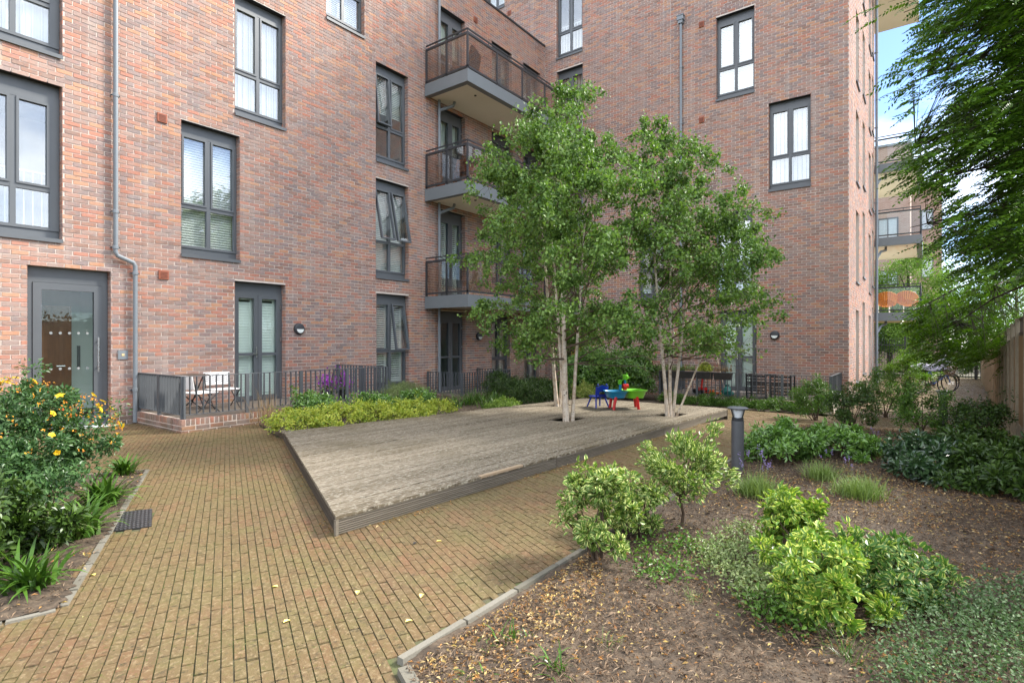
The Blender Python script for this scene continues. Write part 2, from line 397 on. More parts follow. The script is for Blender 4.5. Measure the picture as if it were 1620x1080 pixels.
def inset(P, d):
    c = (sum(p[0] for p in P)/len(P), sum(p[1] for p in P)/len(P)); return [(p[0]+(c[0]-p[0])*d/max(.1, math.hypot(p[0]-c[0], p[1]-c[1])), p[1]+(c[1]-p[1])*d/max(.1, math.hypot(p[0]-c[0], p[1]-c[1]))) for p in P]
BED_R2 = [(1.72, 1.97), (11.3, 1.93), (11.9, .4), (12.1, -1.12), (.24, -1.12)]
for P in (BED_R2, inset(BED_L, .06), BED_M, BED_B, inset(DECK, .25), inset(T1, .2)): keep &= ~inpoly(P, cx, cy)
keep &= ~((cx < 12.2) & (cy < -1.1))
keep &= ~((cx > -.5) & (cx < .3) & (cy < -1.1))
# the drain cover sits in the paving
DR = [gp(180, 841), gp(240, 833), gp(241, 805), gp(186, 811)]
keep &= ~inpoly([(q[0], q[1]) for q in DR], cx, cy)
cx = cx[keep]; cy = cy[keep]; n = len(cx)
hl = (PL-G)/2 - rng.uniform(0, .002, n); hw = (PW-G)/2 - rng.uniform(0, .0015, n); a = rng.normal(0, .004, n)
jz = rng.normal(0, .0016, n); B = np.zeros((n, 8, 3)); cs, sn = np.cos(PA+a), np.sin(PA+a)
tx = rng.normal(0, .0008, n); ty = rng.normal(0, .0004, n); zb = gzv(cx)
for k, (su, svv) in enumerate(((-1, -1), (1, -1), (1, 1), (-1, 1))):
    for lv in (0, 1):
        sh = 1 if lv == 0 else .978
        dx = (su*hl*sh)*cs - (svv*hw*sh)*sn; dy = (su*hl*sh)*sn + (svv*hw*sh)*cs
        B[:, k+4*lv, 0] = cx+dx; B[:, k+4*lv, 1] = cy+dy
        B[:, k+4*lv, 2] = gzv(cx+dx) + (-.02 if lv == 0 else .001 + su*tx + svv*ty)
        if lv: B[:, k+4, 2] += jz
PR = []
for i in range(n):
    q = proj((cx[i], cy[i], 0)); PR.append(1e3 if (q[2] < .5 or not (0 < q[0] < 1620 and 0 < q[1] < 1080)) else q[2])
order = np.argsort(PR); near = order[:300]; rest = order[300:]
boxes_np('paving_bricks', B[rest], MAT_PAVER, pv_base, kind='stuff')
for i in near:
    boxes_np('brick', B[i:i+1], MAT_PAVER, pv_base)
# kerbs of small concrete blocks
kerb = thing('kerb', None, None, (0, 0, 0)); kerb['kind'] = 'structure'
def kerb_line(a, b, w=.07, L=.22, h=.012):
    w *= .72
    d = Vector((b[0]-a[0], b[1]-a[1])); n = max(1, round(d.length/L)); u = d.normalized(); nn = Vector((-u.y, u.x))
    for i in range(n):
        l0 = d.length*i/n+.004; l1 = d.length*(i+1)/n-.004; j = random.uniform(-.002, .002); hz_ = random.uniform(-.002, .002)
        P = []
        for z, sh in ((-.03, 0), (h+hz_, .004)):
            for (l, s) in ((l0+sh, -w/2+sh), (l1-sh, -w/2+sh), (l1-sh, w/2-sh), (l0+sh, w/2-sh)):
                x = a[0]+u.x*l+nn.x*(s+j); y = a[1]+u.y*l+nn.y*(s+j); P.append((x, y, gz(x)+z))
        mb = MB(); mb.box8(P); mb.build('kerb_stone', MAT_CONC, kerb)
kerb_line(BED_L[0], BED_L[1], .07); kerb_line((.95, 3.86), (-1.6, 4.55), .06); kerb_line(BED_L[1], BED_L[2], .06)
kerb_line((1.74, 1.955), (11.25, 1.925), .062, .45, .026); kerb_line((1.72, 1.9), (1.3, 1.0), .09, .3, .026)
# chequer-plate drain cover
dc = thing('drain_cover', 'black studded rubber drain cover set in the brick paving beside the left bed', 'drain cover', (DR[0][0], DR[0][1], 0))
mb = MB(); q = [(x, y, -.01) for x, y, _ in DR]; mb.box8(q + [(x, y, .006) for x, y, _ in DR]); mb.build('plate', MAT_BLACK, dc)
mb = MB(); A_, B_, C_, D_ = [Vector((x, y, 0)) for x, y, _ in DR]
for i in range(9):
    for j in range(9):
        u, w_ = (i+.5)/9, (j+.5)/9; P0 = A_.lerp(B_, u).lerp(D_.lerp(C_, u), w_)
        mb.lathe([(.014, .004), (.011, .010)], P0, 6)
mb.build('studs', M('studs_mat', [(.03, .03, .032), (.05, .05, .052)], .35), dc, kind='stuff')

# ---------------- brick walls ----------------
FA = ((0, YA), (1, 0), (0, -1)); FB = ((XB, 0), (0, -1), (-1, 0)); FC = ((0, YC), (1, 0), (0, -1))
def P3(F, u, n, z): return (F[0][0]+F[1][0]*u+F[2][0]*n, F[0][1]+F[1][1]*u+F[2][1]*n, z)
def cells(u0, u1, z0, z1, ops):
    zs = sorted({z0, z1, *[z for o in ops for z in (o[2], o[3]) if z0 < z < z1]}); R = []
    for a, b in zip(zs[:-1], zs[1:]):
        cuts = sorted([(max(o[0], u0), min(o[1], u1)) for o in ops if o[2] <= a+1e-6 and o[3] >= b-1e-6]); u = u0
        for (p, q) in cuts:
            if p > u: R.append((u, p, a, b))
            u = max(u, q)
        if u < u1: R.append((u, u1, a, b))
    return R
def wall(F, u0, u1, z0, z1, ops, parent, part='wall', depth=.35):
    mb = MB()
    for (a, b, c, d) in cells(u0, u1, z0, z1, ops):
        for n in (-.008, -depth):
            mb.add([P3(F, a, n, c), P3(F, b, n, c), P3(F, b, n, d), P3(F, a, n, d)], [(0, 1, 2, 3)])
    for (a, b, c, d) in ops:
        for (p, q) in (((a, c), (a, d)), ((b, c), (b, d)), ((a, d), (b, d)), ((a, c), (b, c))):
            mb.add([P3(F, p[0], -.008, p[1]), P3(F, q[0], -.008, q[1]), P3(F, q[0], -depth, q[1]), P3(F, p[0], -depth, p[1])], [(0, 1, 2, 3)])
    mb.add([P3(F, u0, -.008, z1), P3(F, u1, -.008, z1), P3(F, u1, -depth, z1), P3(F, u0, -depth, z1)], [(0, 1, 2, 3)])
    return mb.build(part, MAT_MORTAR, parent)
def brick_list(F, u0, u1, z0, z1, ops, L=.225, H=.075, j=.010):
    out = []
    nc = int(round((z1-z0)/H))
    for r in range(nc):
        za = z0+r*H+j/2; zb = z0+(r+1)*H-j/2; zm = (za+zb)/2
        off = (r % 2)*L/2
        cuts = sorted([(o[0], o[1]) for o in ops if o[2]-.01 < zm < o[3]+.01])
        k0 = math.floor((u0-off)/L); u = off+k0*L
        while u < u1:
            segs = [(max(u+j/2, u0), min(u+L-j/2, u1))]
            for (p, q) in cuts:
                ns = []
                for (a, b) in segs:
                    if q <= a or p >= b: ns.append((a, b)); continue
                    if p-a > .03: ns.append((a, p))
                    if b-q > .03: ns.append((q, b))
                segs = ns
            for (a, b) in segs:
                if b-a > .03:
                    out.append((a, b, za, zb))
            u += L
    return out
def bricks_to_B(F, L_, front=0.0, back=-.02):
    L_ = np.array(L_); n = len(L_)
    B = np.zeros((n, 8, 3)); jit = rng.normal(0, .0014, n); ch = .0035
    for k, (ui, zi) in enumerate(((0, 2), (1, 2), (1, 3), (0, 3))):
        for lv, nn in ((0, back), (1, front)):
            s_u = (1 if ui == 0 else -1)*(ch if lv else 0); s_z = (1 if zi == 2 else -1)*(ch*.6 if lv else 0)
            u = L_[:, ui] + s_u + rng.normal(0, .0012, n); z = L_[:, zi] + s_z + rng.normal(0, .0012, n); N = nn + (jit if lv else 0)
            B[:, k+4*lv, 0] = F[0][0]+F[1][0]*u+F[2][0]*N; B[:, k+4*lv, 1] = F[0][1]+F[1][1]*u+F[2][1]*N; B[:, k+4*lv, 2] = z
    return B
def lay(F, u0, u1, z0, z1, ops, wallobj, singles=300, name='brickwork'):
    L_ = brick_list(F, u0, u1, z0, z1, ops); B = bricks_to_B(F, L_)
    sc = []
    for i, (a, b, c, d) in enumerate(L_):
        q0 = proj(P3(F, a, 0, c)); q1 = proj(P3(F, b, 0, d))
        vis = q0[2] > 1 and -5 < q0[0] and q1[0] < 1620 and 0 < q1[1] < 1080
        sc.append(abs(q1[0]-q0[0])*abs(q1[1]-q0[1]) if vis else 0)
    order = np.argsort(-np.array(sc)); 
    for i in order[:singles]: boxes_np('brick', B[i:i+1], MAT_BRICK, wallobj)
    boxes_np(name, B[order[singles:]], MAT_BRICK, wallobj, kind='stuff')
def jambs(F, ops, wallobj, z0, depth=.215, name='jamb_brickwork'):
    Bs = []
    for (a, b, c, d) in ops:
        r = 0; z = math.floor((c-z0)/.075)*.075+z0
        while z < d-.02:
            za, zb = max(z+.005, c), min(z+.07, d)
            if zb-za > .01:
                for (u, s) in ((a, 1), (b, -1)):
                    segs = [(-.215, -.004)] if r % 2 else [(-.215, -.113), (-.103, -.004)]
                    for (n0, n1) in segs:
                        p = [P3(F, u-s*.01, n0, za), P3(F, u-s*.01, n1, za), P3(F, u-s*.01, n1, zb), P3(F, u-s*.01, n0, zb)]
                        q = [P3(F, u+s*.004, n0, za), P3(F, u+s*.004, n1, za), P3(F, u+s*.004, n1, zb), P3(F, u+s*.004, n0, zb)]
                        Bs.append(p+q)
            z += .075; r += 1
    if Bs: boxes_np(name, np.array(Bs), MAT_BRICK, wallobj, kind='stuff')

# ---- openings of the left wing (u = x) ----
def opA(pl, pr, yl=None, ys=None, z1=None, z0=None):
    a = xA(pl); b = xA(pr)
    return [a, b, zA(pr, ys) if z0 is None else z0, zA(pr, yl) if z1 is None else z1]
A_OPS = dict(
    w0=[.9, xA(98.8), zA(98.8, 92), zA(98.8, 92)+2.6], w1=[.9, xA(98.8), zA(98.8, 382), zA(98.8, 136.4)],
    door=opA(42.8, 175.7, 429.4, z0=-.01), w2=opA(286.4, 379.6, 216, 413.8), w3=opA(371.5, 452, 26, 206),
    w4=[xA(516), xA(577), zA(577, 61), zA(577, 61)+2.6], fd=opA(371.5, 451.9, 450.7, z0=.17),
    w5=opA(594.5, 645.8, 122, 270), w6=opA(594.5, 646.5, 296, 444), w7=opA(595.4, 646.9, 468, z0=.2),
    bd3=opA(697, 736, z1=11.4, z0=8.82), bd2=opA(697, 736, z1=8.42, z0=5.82), bd1=opA(697, 736, z1=5.38, z0=2.8), gd=opA(697, 737, z1=2.36, z0=-.04),
    wa3=opA(778, 810, z1=11.42, z0=9.4), wb3=opA(828, 855, z1=11.42, z0=9.4), wa2=opA(778, 811, z1=8.42, z0=6.4), wb2=opA(828, 855, z1=8.42, z0=6.4),
    wa1=opA(778, 811, z1=5.38, z0=3.4), wb1=opA(828, 855, z1=5.38, z0=3.4), ga=opA(778, 807, z1=2.36, z0=-.04), gb=opA(829, 853, z1=2.36, z0=-.10))
bA = thing('apartment_building', 'red brick wing on the left with glass entrance door and three stacked balconies', 'building', (xA(98.8), YA, 0))
ZTA = 12.525
wA = wall(FA, -2.0, XB, -.35, ZTA, list(A_OPS.values()), bA)
opsA = list(A_OPS.values())
lay(FA, -2.0, XB-.005, -.30, ZTA, opsA, wA, 300)
jambs(FA, opsA, wA, -.30)
mb = MB(); mb.fbox(FA, -2, XB-.01, -.36, .03, ZTA, ZTA+.06); mb.build('parapet_coping', MAT_DARK, bA)
mb = MB(); mb.box(-2, XB-.4, YA+.36, YA+9, ZTA-.5, ZTA-.4); mb.box(-2.2, -2.0, YA, YA+9, -.3, ZTA); mb.build('roof', MAT_DARK, bA)
# ---- right wing ----
def opB(pl, pr, yl=None, ys=None, z1=None, z0=None):
    return [-yB(pl), -yB(pr), zB(pr, ys) if z0 is None else z0, zB(pr, yl) if z1 is None else z1]
B_OPS = dict(b1=opB(1215.8, 1282.8, 148, 292.5), b2=opB(1132.6, 1193.6, 7.9, 144.5), b3=opB(880, 921.5, ys=80, z1=14.45), b4=opB(880.4, 921.9, 100.6, z0=8.85),
    b5=opB(880.4, 921.9, z1=8.42, z0=5.85), b6=opB(880.4, 921.9, z1=5.40, z0=2.85), ent=opB(886, 923, z1=2.42, z0=-.25),
    b7=opB(1131, 1190.7, z1=zB(1190.7, 331), z0=2.78), fd=opB(1138, 1197, z1=2.42, z0=-.04), b8=opB(1010, 1050, z1=5.4, z0=2.85), b0=[-yB(796)-.9, -yB(798), zB(798, 10), zB(798, 10)+2.5])
bB = thing('apartment_building', 'taller red brick wing on the right behind the birches with a sunlit side wall', 'building', (XB, YC, 0))
ZTB = 18.0
opsB = list(B_OPS.values())
wB = wall(FB, -19.0, -YC, -.45, ZTB, opsB, bB)
lay(FB, -15.5, -YC, -.45, 17.4, opsB, wB, 300)
jambs(FB, opsB, wB, -.45)
# return wall C
C_COLS = [(19.35, 20.25, 0), (21.5, 22.4, 1), (23.9, 24.9, 0), (25.4, 26.2, 1)]
opsC = []
for (a, b, s) in C_COLS:
    for k in range(5):
        h = 2.42 + 3.0*k + (.35 if s else 0)
        opsC.append([a, b, h-2.2 if not (s and k == 0) else h-2.4, h])
wC = wall(FC, XB+.002, 26.75, -.45, 17.4, opsC, bB)
lay(FC, XB+.012, 26.75, -.45, 17.4, opsC, wC, 0)
mb = MB()
for (a, b, c, d) in opsC:
    mb.fbox(FC, a, b, -.24, -.20, c, d); mb.fbox(FC, a-.01, b+.01, -.2, .045, c-.02, c+.02)
mb.build('slit_window_frames', MAT_GREY, bB, kind='stuff')
mb = MB(); mb.box(XB+.36, 26.4, YC+.36, 16, ZTB-.6, ZTB-.5); mb.box(XB+.01, 26.8, 15.5, 19.2, -.4, 17.3); mb.build('roof', MAT_DARK, bB)

# ---- windows ----
def blind(F, u0, u1, n, z0, z1, parent, pitch=.05, vertical=False, m=None):
    mb = MB()
    if vertical:
        k = int((u1-u0)/.11)
        for i in range(k):
            u = u0+(i+.5)*(u1-u0)/k
            mb.fbox(F, u-.048, u+.048, n, n+.004, z0, z1, lambda a, b, c, u=u: (a, b+(a-u)*.35, c))
    else:
        z = z0
        while z < z1:
            mb.fbox(F, u0, u1, n, n+.003, z, z+pitch*.82, lambda a, b, c, z=z: (a, b-(c-z)*.4+.01, c)); z += pitch
    return mb.build('blind', m or MAT_BLIND, parent, kind=None)
def shutters(F, u0, u1, n, z0, z1, parent, open_=False):
    mb = MB(); w = .07
    for (a, b, c, d) in ((u0, u0+w, z0, z1), (u1-w, u1, z0, z1), (u0+w, u1-w, z0, z0+.09), (u0+w, u1-w, z1-.09, z1)): mb.fbox(F, a, b, n, n+.03, c, d)
    z = z0+.10
    while z < z1-.13:
        k = .5 if open_ else .18
        mb.fbox(F, u0+w, u1-w, n+.005, n+.012, z, z+(.03 if open_ else .056), lambda a, b, c, z=z: (a, b-(c-z)*k+.012, c)); z += .06
    return mb.build('shutter', MAT_BLIND, parent)
def frame_rect(mb, F, u0, u1, z0, z1, w, n0, n1, tf=None, wb=None):
    wb = wb or w
    mb.fbox(F, u0, u0+w, n0, n1, z0, z1, tf); mb.fbox(F, u1-w, u1, n0, n1, z0, z1, tf)
    mb.fbox(F, u0+w, u1-w, n0, n1, z0, z0+wb, tf); mb.fbox(F, u0+w, u1-w, n0, n1, z1-w, z1, tf)
def room(F, u0, u1, z0, z1, parent, depth=1.6, m=None, nb=-.36):
    mb = MB(); a, b, c, d = u0-.25, u1+.25, z0-.1, z1+.1
    q = lambda u, n, z: P3(F, u, n, z)
    N0, N1 = nb, nb-depth
    for f in ([(a, N1, c), (b, N1, c), (b, N1, d), (a, N1, d)], [(a, N0, c), (a, N1, c), (a, N1, d), (a, N0, d)], [(b, N0, c), (b, N1, c), (b, N1, d), (b, N0, d)],
              [(a, N0, c), (b, N0, c), (b, N1, c), (a, N1, c)], [(a, N0, d), (b, N0, d), (b, N1, d), (a, N1, d)]):
        mb.add([q(*x) for x in f], [(0, 1, 2, 3)])
    return mb.build('interior', m or MAT_ROOM, parent)
def window(F, op, parent, mul=.5, trans=.42, inside='blind', opened=None, head=.19, bot=.17, panes=MAT_PANE, glass_bars=False, sidew=.055, vert=False, sill=True, rm=True):
    a, b, c, d = op; a += .008; b -= .008
    n0, n1 = -.215, -.13; z0 = c+bot; z1 = d-head
    mb = MB()
    mb.fbox(F, a, b, n0, n1-.02, z1, d-.006); mb.fbox(F, a, b, n0, n1-.02, c+.03, z0)
    frame_rect(mb, F, a, b, z0, z1, sidew, n0, n1, wb=.05)
    um = a+(b-a)*mul; zt = z0+(z1-z0)*trans; mw = .075
    mb.fbox(F, um-mw/2, um+mw/2, n0, n1-.004, z0+.05, z1-sidew); 
    if trans: 
        mb.fbox(F, a+sidew, um-mw/2, n0, n1-.006, zt-.035, zt+.035); mb.fbox(F, um+mw/2, b-sidew, n0, n1-.006, zt-.035, zt+.035)
    fr = mb.build('window', MAT_GREY, parent)
    mb = MB()
    mb.fbox(F, a+.002, b-.002, -.16, -.004, d-.007, d+.001); mb.build('lintel', MAT_DARK, fr)
    if sill:
        mb = MB(); mb.fbox(F, a-.012, b+.012, -.16, .035, c-.005, c+.028); mb.fbox(F, a-.012, b+.012, .022, .035, c-.035, c-.005); mb.build('sill', MAT_GREY, fr)
    cells_ = []
    for (ua, ub, s) in ((a+sidew, um-mw/2, 0), (um+mw/2, b-sidew, 1)):
        if trans: cells_ += [(ua, ub, z0+.05, zt-.035, s, 0), (ua, ub, zt+.035, z1-sidew, s, 1)]
        else: cells_ += [(ua, ub, z0+.05, z1-sidew, s, 1)]
    for (ua, ub, za, zb_, s, up) in cells_:
        tf = None
        if opened and up and opened.get(s): 
            k = opened[s]; tf = lambda u, n, z, zb_=zb_, k=k: (u, n+(zb_-z)*k+.02, z)
        if up:
            mb = MB(); frame_rect(mb, F, ua+.002, ub-.002, za+.002, zb_-.002, .035, n0+.02, n1+.012, tf); sash = mb.build('sash', MAT_GREY, fr)
            mb = MB(); mb.fbox(F, ua+.034, ub-.034, -.172, -.164, za+.034, zb_-.034, tf); mb.build('pane', panes, fr)
        else:
            mb = MB(); mb.fbox(F, ua-.004, ub+.004, -.172, -.164, za-.004, zb_+.004); mb.build('pane', panes, fr)
    if inside == 'blind': blind(F, a+.03, b-.03, -.29, z0+.07, z1-.03, fr)
    if inside == 'half': blind(F, a+.03, b-.03, -.29, z0+(z1-z0)*.55, z1-.03, fr)
    if inside == 'vert': blind(F, a+.03, b-.03, -.29, z0+.05, z1-.03, fr, vertical=True, m=M('vertical_blind', [(.55, .55, .47), (.64, .63, .55)], .8))
    if inside == 'shutter': shutters(F, a+.05, um-.03, -.27, z0+.05, z1-.04, fr, True); shutters(F, um+.03, b-.05, -.27, z0+.05, z1-.04, fr, True)
    if inside == 'curtain':
        mb = MB(); k = 26
        for i in range(k):
            u = a+.03+(b-a-.06)*i/k; mb.fbox(F, u, u+(b-a-.06)/k, -.30+.02*math.sin(i*1.9), -.296+.02*math.sin(i*1.9), z0+.02, z1-.02)
        mb.build('curtain', M('curtain_cloth', [(.62, .62, .57), (.72, .72, .66)], .8), fr)
    if glass_bars:  # bars mimic a reflected railing on the left wing, a guard on the right
        mb = MB(); u = a+.05
        while u < b-.03: mb.fbox(F, u, u+.012, -.27, -.258, z0+.06, zt+.28); u += .115
        mb.fbox(F, a+.02, b-.02, -.275, -.255, zt+.28, zt+.30); mb.build('guard_reflection_bars', MAT_WHITE, fr)
    if rm: room(F, a, b, z0, z1, fr)
    return fr
window(FA, A_OPS['w1'], bA, mul=(xA(24)-A_OPS['w1'][0])/(A_OPS['w1'][1]-A_OPS['w1'][0]), sidew=.13, glass_bars=True, inside=None, trans=.30)  # white bars inside stand in for a railing reflected in the glass
window(FA, A_OPS['w0'], bA, mul=(xA(24)-A_OPS['w1'][0])/(A_OPS['w1'][1]-A_OPS['w1'][0]), sidew=.13, glass_bars=True, inside='curtain', trans=.30)  # same stand-in bars for the reflected railing
window(FA, A_OPS['w2'], bA, inside='blind', trans=.36)
window(FA, A_OPS['w3'], bA, inside='curtain', trans=.36)
window(FA, A_OPS['w4'], bA, inside='blind', trans=.36)
window(FA, A_OPS['w5'], bA, inside='half', trans=.36, opened={0: .10})
window(FA, A_OPS['w6'], bA, inside='blind', trans=.36, opened={0: .22, 1: .22})
window(FA, A_OPS['w7'], bA, inside='shutter', trans=.40, opened={1: .17}, bot=.12)
for k in ('wa3', 'wb3', 'wa2', 'wb2', 'wa1', 'wb1'): window(FA, A_OPS[k], bA, inside='blind', trans=.36)
window(FA, A_OPS['ga'], bA, inside='curtain', trans=.36, sill=False); window(FA, A_OPS['gb'], bA, inside='curtain', trans=.36, sill=False)
window(FB, B_OPS['b1'], bB, inside='vert', trans=.36); window(FB, B_OPS['b2'], bB, inside='blind', trans=.36)
window(FB, B_OPS['b3'], bB, inside=None, glass_bars=True, trans=.36); window(FB, B_OPS['b4'], bB, inside='vert', trans=.36)
for k in ('b5', 'b6', 'b7', 'b8', 'b0'): window(FB, B_OPS[k], bB, inside='blind', trans=.36)
def french(F, op, parent, inside='shutter', pane=MAT_PANE_CLEAR, open_=False):
    a, b, c, d = op; a += .008; b -= .008; n0, n1 = -.215, -.14; z1 = d-.20
    mb = MB(); mb.fbox(F, a, b, n0, n1-.02, z1, d-.006); frame_rect(mb, F, a, b, c+.01, z1, .05, n0, n1, wb=.04)
    um = (a+b)/2
    fr = mb.build('french_door', MAT_GREY, parent)
    for (ua, ub) in ((a+.052, um-.003), (um+.003, b-.052)):
        mb = MB(); frame_rect(mb, F, ua, ub, c+.05, z1-.052, .085, n0+.01, n1+.012); zm = c+1.0
        mb.fbox(F, ua+.085, ub-.085, n0+.012, n1+.010, zm, zm+.06); mb.build('door_leaf', MAT_GREY, fr)
        mb = MB(); mb.fbox(F, ua+.084, ub-.084, -.18, -.172, c+.13, z1-.135); mb.build('pane', pane, fr)
        if inside == 'shutter': shutters(F, ua+.04, ub-.04, -.29, c+.08, z1-.08, fr, open_)
    if inside == 'curtain':
        mb = MB(); k = 30
        for i in range(k):
            u = a+.03+(b-a-.06)*i/k; mb.fbox(F, u, u+(b-a-.06)/k, -.30+.02*math.sin(i*1.9), -.296+.02*math.sin(i*1.9), z1-1.0, z1-.02)
        mb.build('curtain', M('curtain_cloth', None), fr)
    mb = MB(); mb.fbox(F, um-.05, um-.03, n1+.012, n1+.03, c+.95, c+1.2); mb.fbox(F, um-.13, um-.03, n1+.045, n1+.06, c+1.03, c+1.05); mb.fbox(F, um-.05, um-.03, n1+.02, n1+.06, c+1.03, c+1.05)
    mb.build('handle', MAT_CHROME, fr)
    mb = MB()
    for z in (c+.5, c+1.3, z1-.35): mb.fbox(F, b-.05, b-.03, n1, n1+.02, z, z+.10)
    mb.build('hinges', MAT_CHROME, fr)
    mb = MB(); mb.fbox(F, a+.002, b-.002, -.16, -.004, d-.007, d+.001); mb.build('lintel', MAT_DARK, fr)
    room(F, a, b, c+.02, z1, fr)
french(FA, A_OPS['fd'], bA); french(FA, A_OPS['bd3'], bA, 'curtain'); french(FA, A_OPS['bd2'], bA, 'curtain'); french(FA, A_OPS['bd1'], bA, open_=True); french(FA, A_OPS['gd'], bA, None)
french(FB, B_OPS['fd'], bB)
# entrance door on the left
a, b, c, d = A_OPS['door']; a += .008; b -= .008
mb = MB(); mb.fbox(FA, a, b, -.22, -.15, d-.17, d-.006); frame_rect(mb, FA, a, b, 0.0, d-.17, .085, -.22, -.14, wb=.02)
ed = mb.build('entrance_door', MAT_GREY, bA); ed['label'] = 'tall grey framed glass entrance door'
mb = MB(); ua, ub, zt = a+.09, b-.09, d-.26; frame_rect(mb, FA, ua, ub, .03, zt, .115, -.20, -.125, wb=.16); mb.build('door_leaf', MAT_GREY, ed)
mb = MB(); mb.fbox(FA, ua+.114, ub-.114, -.17, -.16, .185, zt-.11); mb.build('pane', MAT_PANE_CLEAR, ed)
mb = MB()
for z in (1.02, 1.62):
    for i in range(5): mb.lathe([(.022, 0), (.022, .002)], P3(FA, ua+.24+i*.125, -.156, z), 14, 'y')
mb.build('marking_dots', M('frosted_dots', [(.25, .26, .25)], .9), ed, kind='stuff')
mb = MB(); mb.tube([P3(FA, ub-.07, -.05, .95), P3(FA, ub-.07, -.05, 1.55)], .013, 10)
for z in (1.02, 1.48): mb.tube([P3(FA, ub-.07, -.125, z), P3(FA, ub-.07, -.05, z)], .009, 8)
mb.build('pull_handle', MAT_CHROME, ed)
mb = MB(); mb.fbox(FA, a-.0, b, -.2, .05, -.01, .022); mb.build('threshold', MAT_WHITE, ed)
room(FA, a, b, 0.02, d-.2, ed, 2.2, M('lobby_plaster', [(.62, .64, .60), (.70, .72, .68)], .8))
mb = MB(); mb.fbox(FA, a-.1, a+.72, -.62, -.58, .03, 2.1); mb.build('inner_door', M('brown_veneer', [(.10, .035, .012), (.17, .065, .022)], .4, scale=3, stretch=(8, 8, 1)), ed)
mb = MB(); mb.tube([P3(FA, a+.62, -.55, 1.05), P3(FA, a+.50, -.55, 1.05)], .012, 8); mb.build('handle', MAT_CHROME, ed)
mb = MB(); mb.fbox(FA, a+.74, b+.1, -.95, -.9, .25, 2.0); mb.build('lobby_panel', M('pale_panel', [(.68, .74, .70), (.74, .79, .75)], .35), ed)
mb = MB(); mb.fbox(FA, a+.88, b-.2, -.89, -.86, 1.0, 1.4); mb.build('letter_box', MAT_GREYL, ed)
# intercom panel
mb = MB(); ux = xA(194); mb.fbox(FA, ux-.075, ux+.075, .002, .02, 1.16, 1.32); ic = mb.build('intercom', MAT_PIPE, bA)
mb = MB(); mb.fbox(FA, ux-.02, ux+.02, .02, .026, 1.22, 1.26); mb.build('button', M('amber', [(.7, .5, .25)], .4), ic)
# timber entrance on the right wing
a, b, c, d = B_OPS['ent']
mb = MB(); mb.fbox(FB, b-.62, b-.03, -.26, -.20, c, d-.03); mb.build('timber_door', M('varnished_oak', [(.36, .15, .03), (.48, .22, .05)], .4, scale=4, stretch=(6, 6, 1)), bB)
mb = MB(); mb.fbox(FB, b-.035, b-.0, -.2, .01, c, d); mb.fbox(FB, a, a+.05, -.2, -.1, c, d); mb.fbox(FB, a, b, -.2, -.1, d-.06, d); mb.build('door_frame', MAT_DARK, bB)
mb = MB(); mb.fbox(FB, a+.05, b-.62, -.24, -.23, c, d-.06); mb.build('pane', MAT_PANE, bB); room(FB, a, b, c, d, bB)
# movement joints
for F, u, zt, par in ((FA, xA(669), ZTA, bA), (FA, XB-.05, ZTA, bA), (FB, -yB(1061), 17.3, bB)):
    mb = MB(); mb.fbox(F, u-.006, u+.006, -.01, .001, 0, zt-.02); mb.build('movement_joint', M('pale_sealant', [(.5, .42, .36)], .8), par)
# air bricks
def airbrick(F, u, z, par, s=1):
    mb = MB(); mb.fbox(F, u-.085*s, u+.085*s, .001, .03, z-.085*s, z+.085*s); o = mb.build('air_vent', MAT_TERRA, par, bevel=.006)
    mb = MB()
    for i in range(5): mb.fbox(F, u-.06*s, u+.06*s, .03, .036, z-.06*s+i*.026*s, z-.05*s+i*.026*s)
    mb.build('grille', M('dark_terracotta', [(.16, .05, .03)], .7), o)
for (px, py) in ((256, 187), (258.5, 435), (752, 32)): airbrick(FA, xA(px), zA(px, py), bA)
for (px, py) in ((1110, 39), (1110, 190), (1110, 485), (806, 21)): airbrick(FB, -yB(px), zB(px, py), bB)
# bulkhead lights
def bulkhead(F, u, z, par):
    q = P3(F, u, 0, z); ax = 'y' if F is FA else 'x'; s = -1
    mb = MB(); mb.lathe([(.125, s*.0), (.13, s*.03), (.12, s*.065), (.09, s*.08)], q, 28, ax); o = mb.build('wall_light', MAT_DARK, par, smooth=True)
    mb = MB(); pts = []
    for k in range(13):
        an = math.pi+math.pi*k/12; pts.append((math.cos(an)*.085, math.sin(an)*.085-.01))
    v0 = [P3(F, u+a_, .082, z+b_) for a_, b_ in pts]; v1 = [P3(F, u+a_, .09, z+b_) for a_, b_ in pts]
    mb.add(v0+v1, [tuple(range(13)), tuple(range(13, 26))]+[(i, (i+1) % 13, 13+(i+1) % 13, 13+i) for i in range(13)])
    mb.build('diffuser', M('frosted_diffuser', [(.75, .77, .72)], .35), o)
bulkhead(FA, xA(472), zA(472, 520), bA); bulkhead(FA, xA(757), zA(757, 532), bA); bulkhead(FB, -yB(1226), zB(1226, 530), bB)
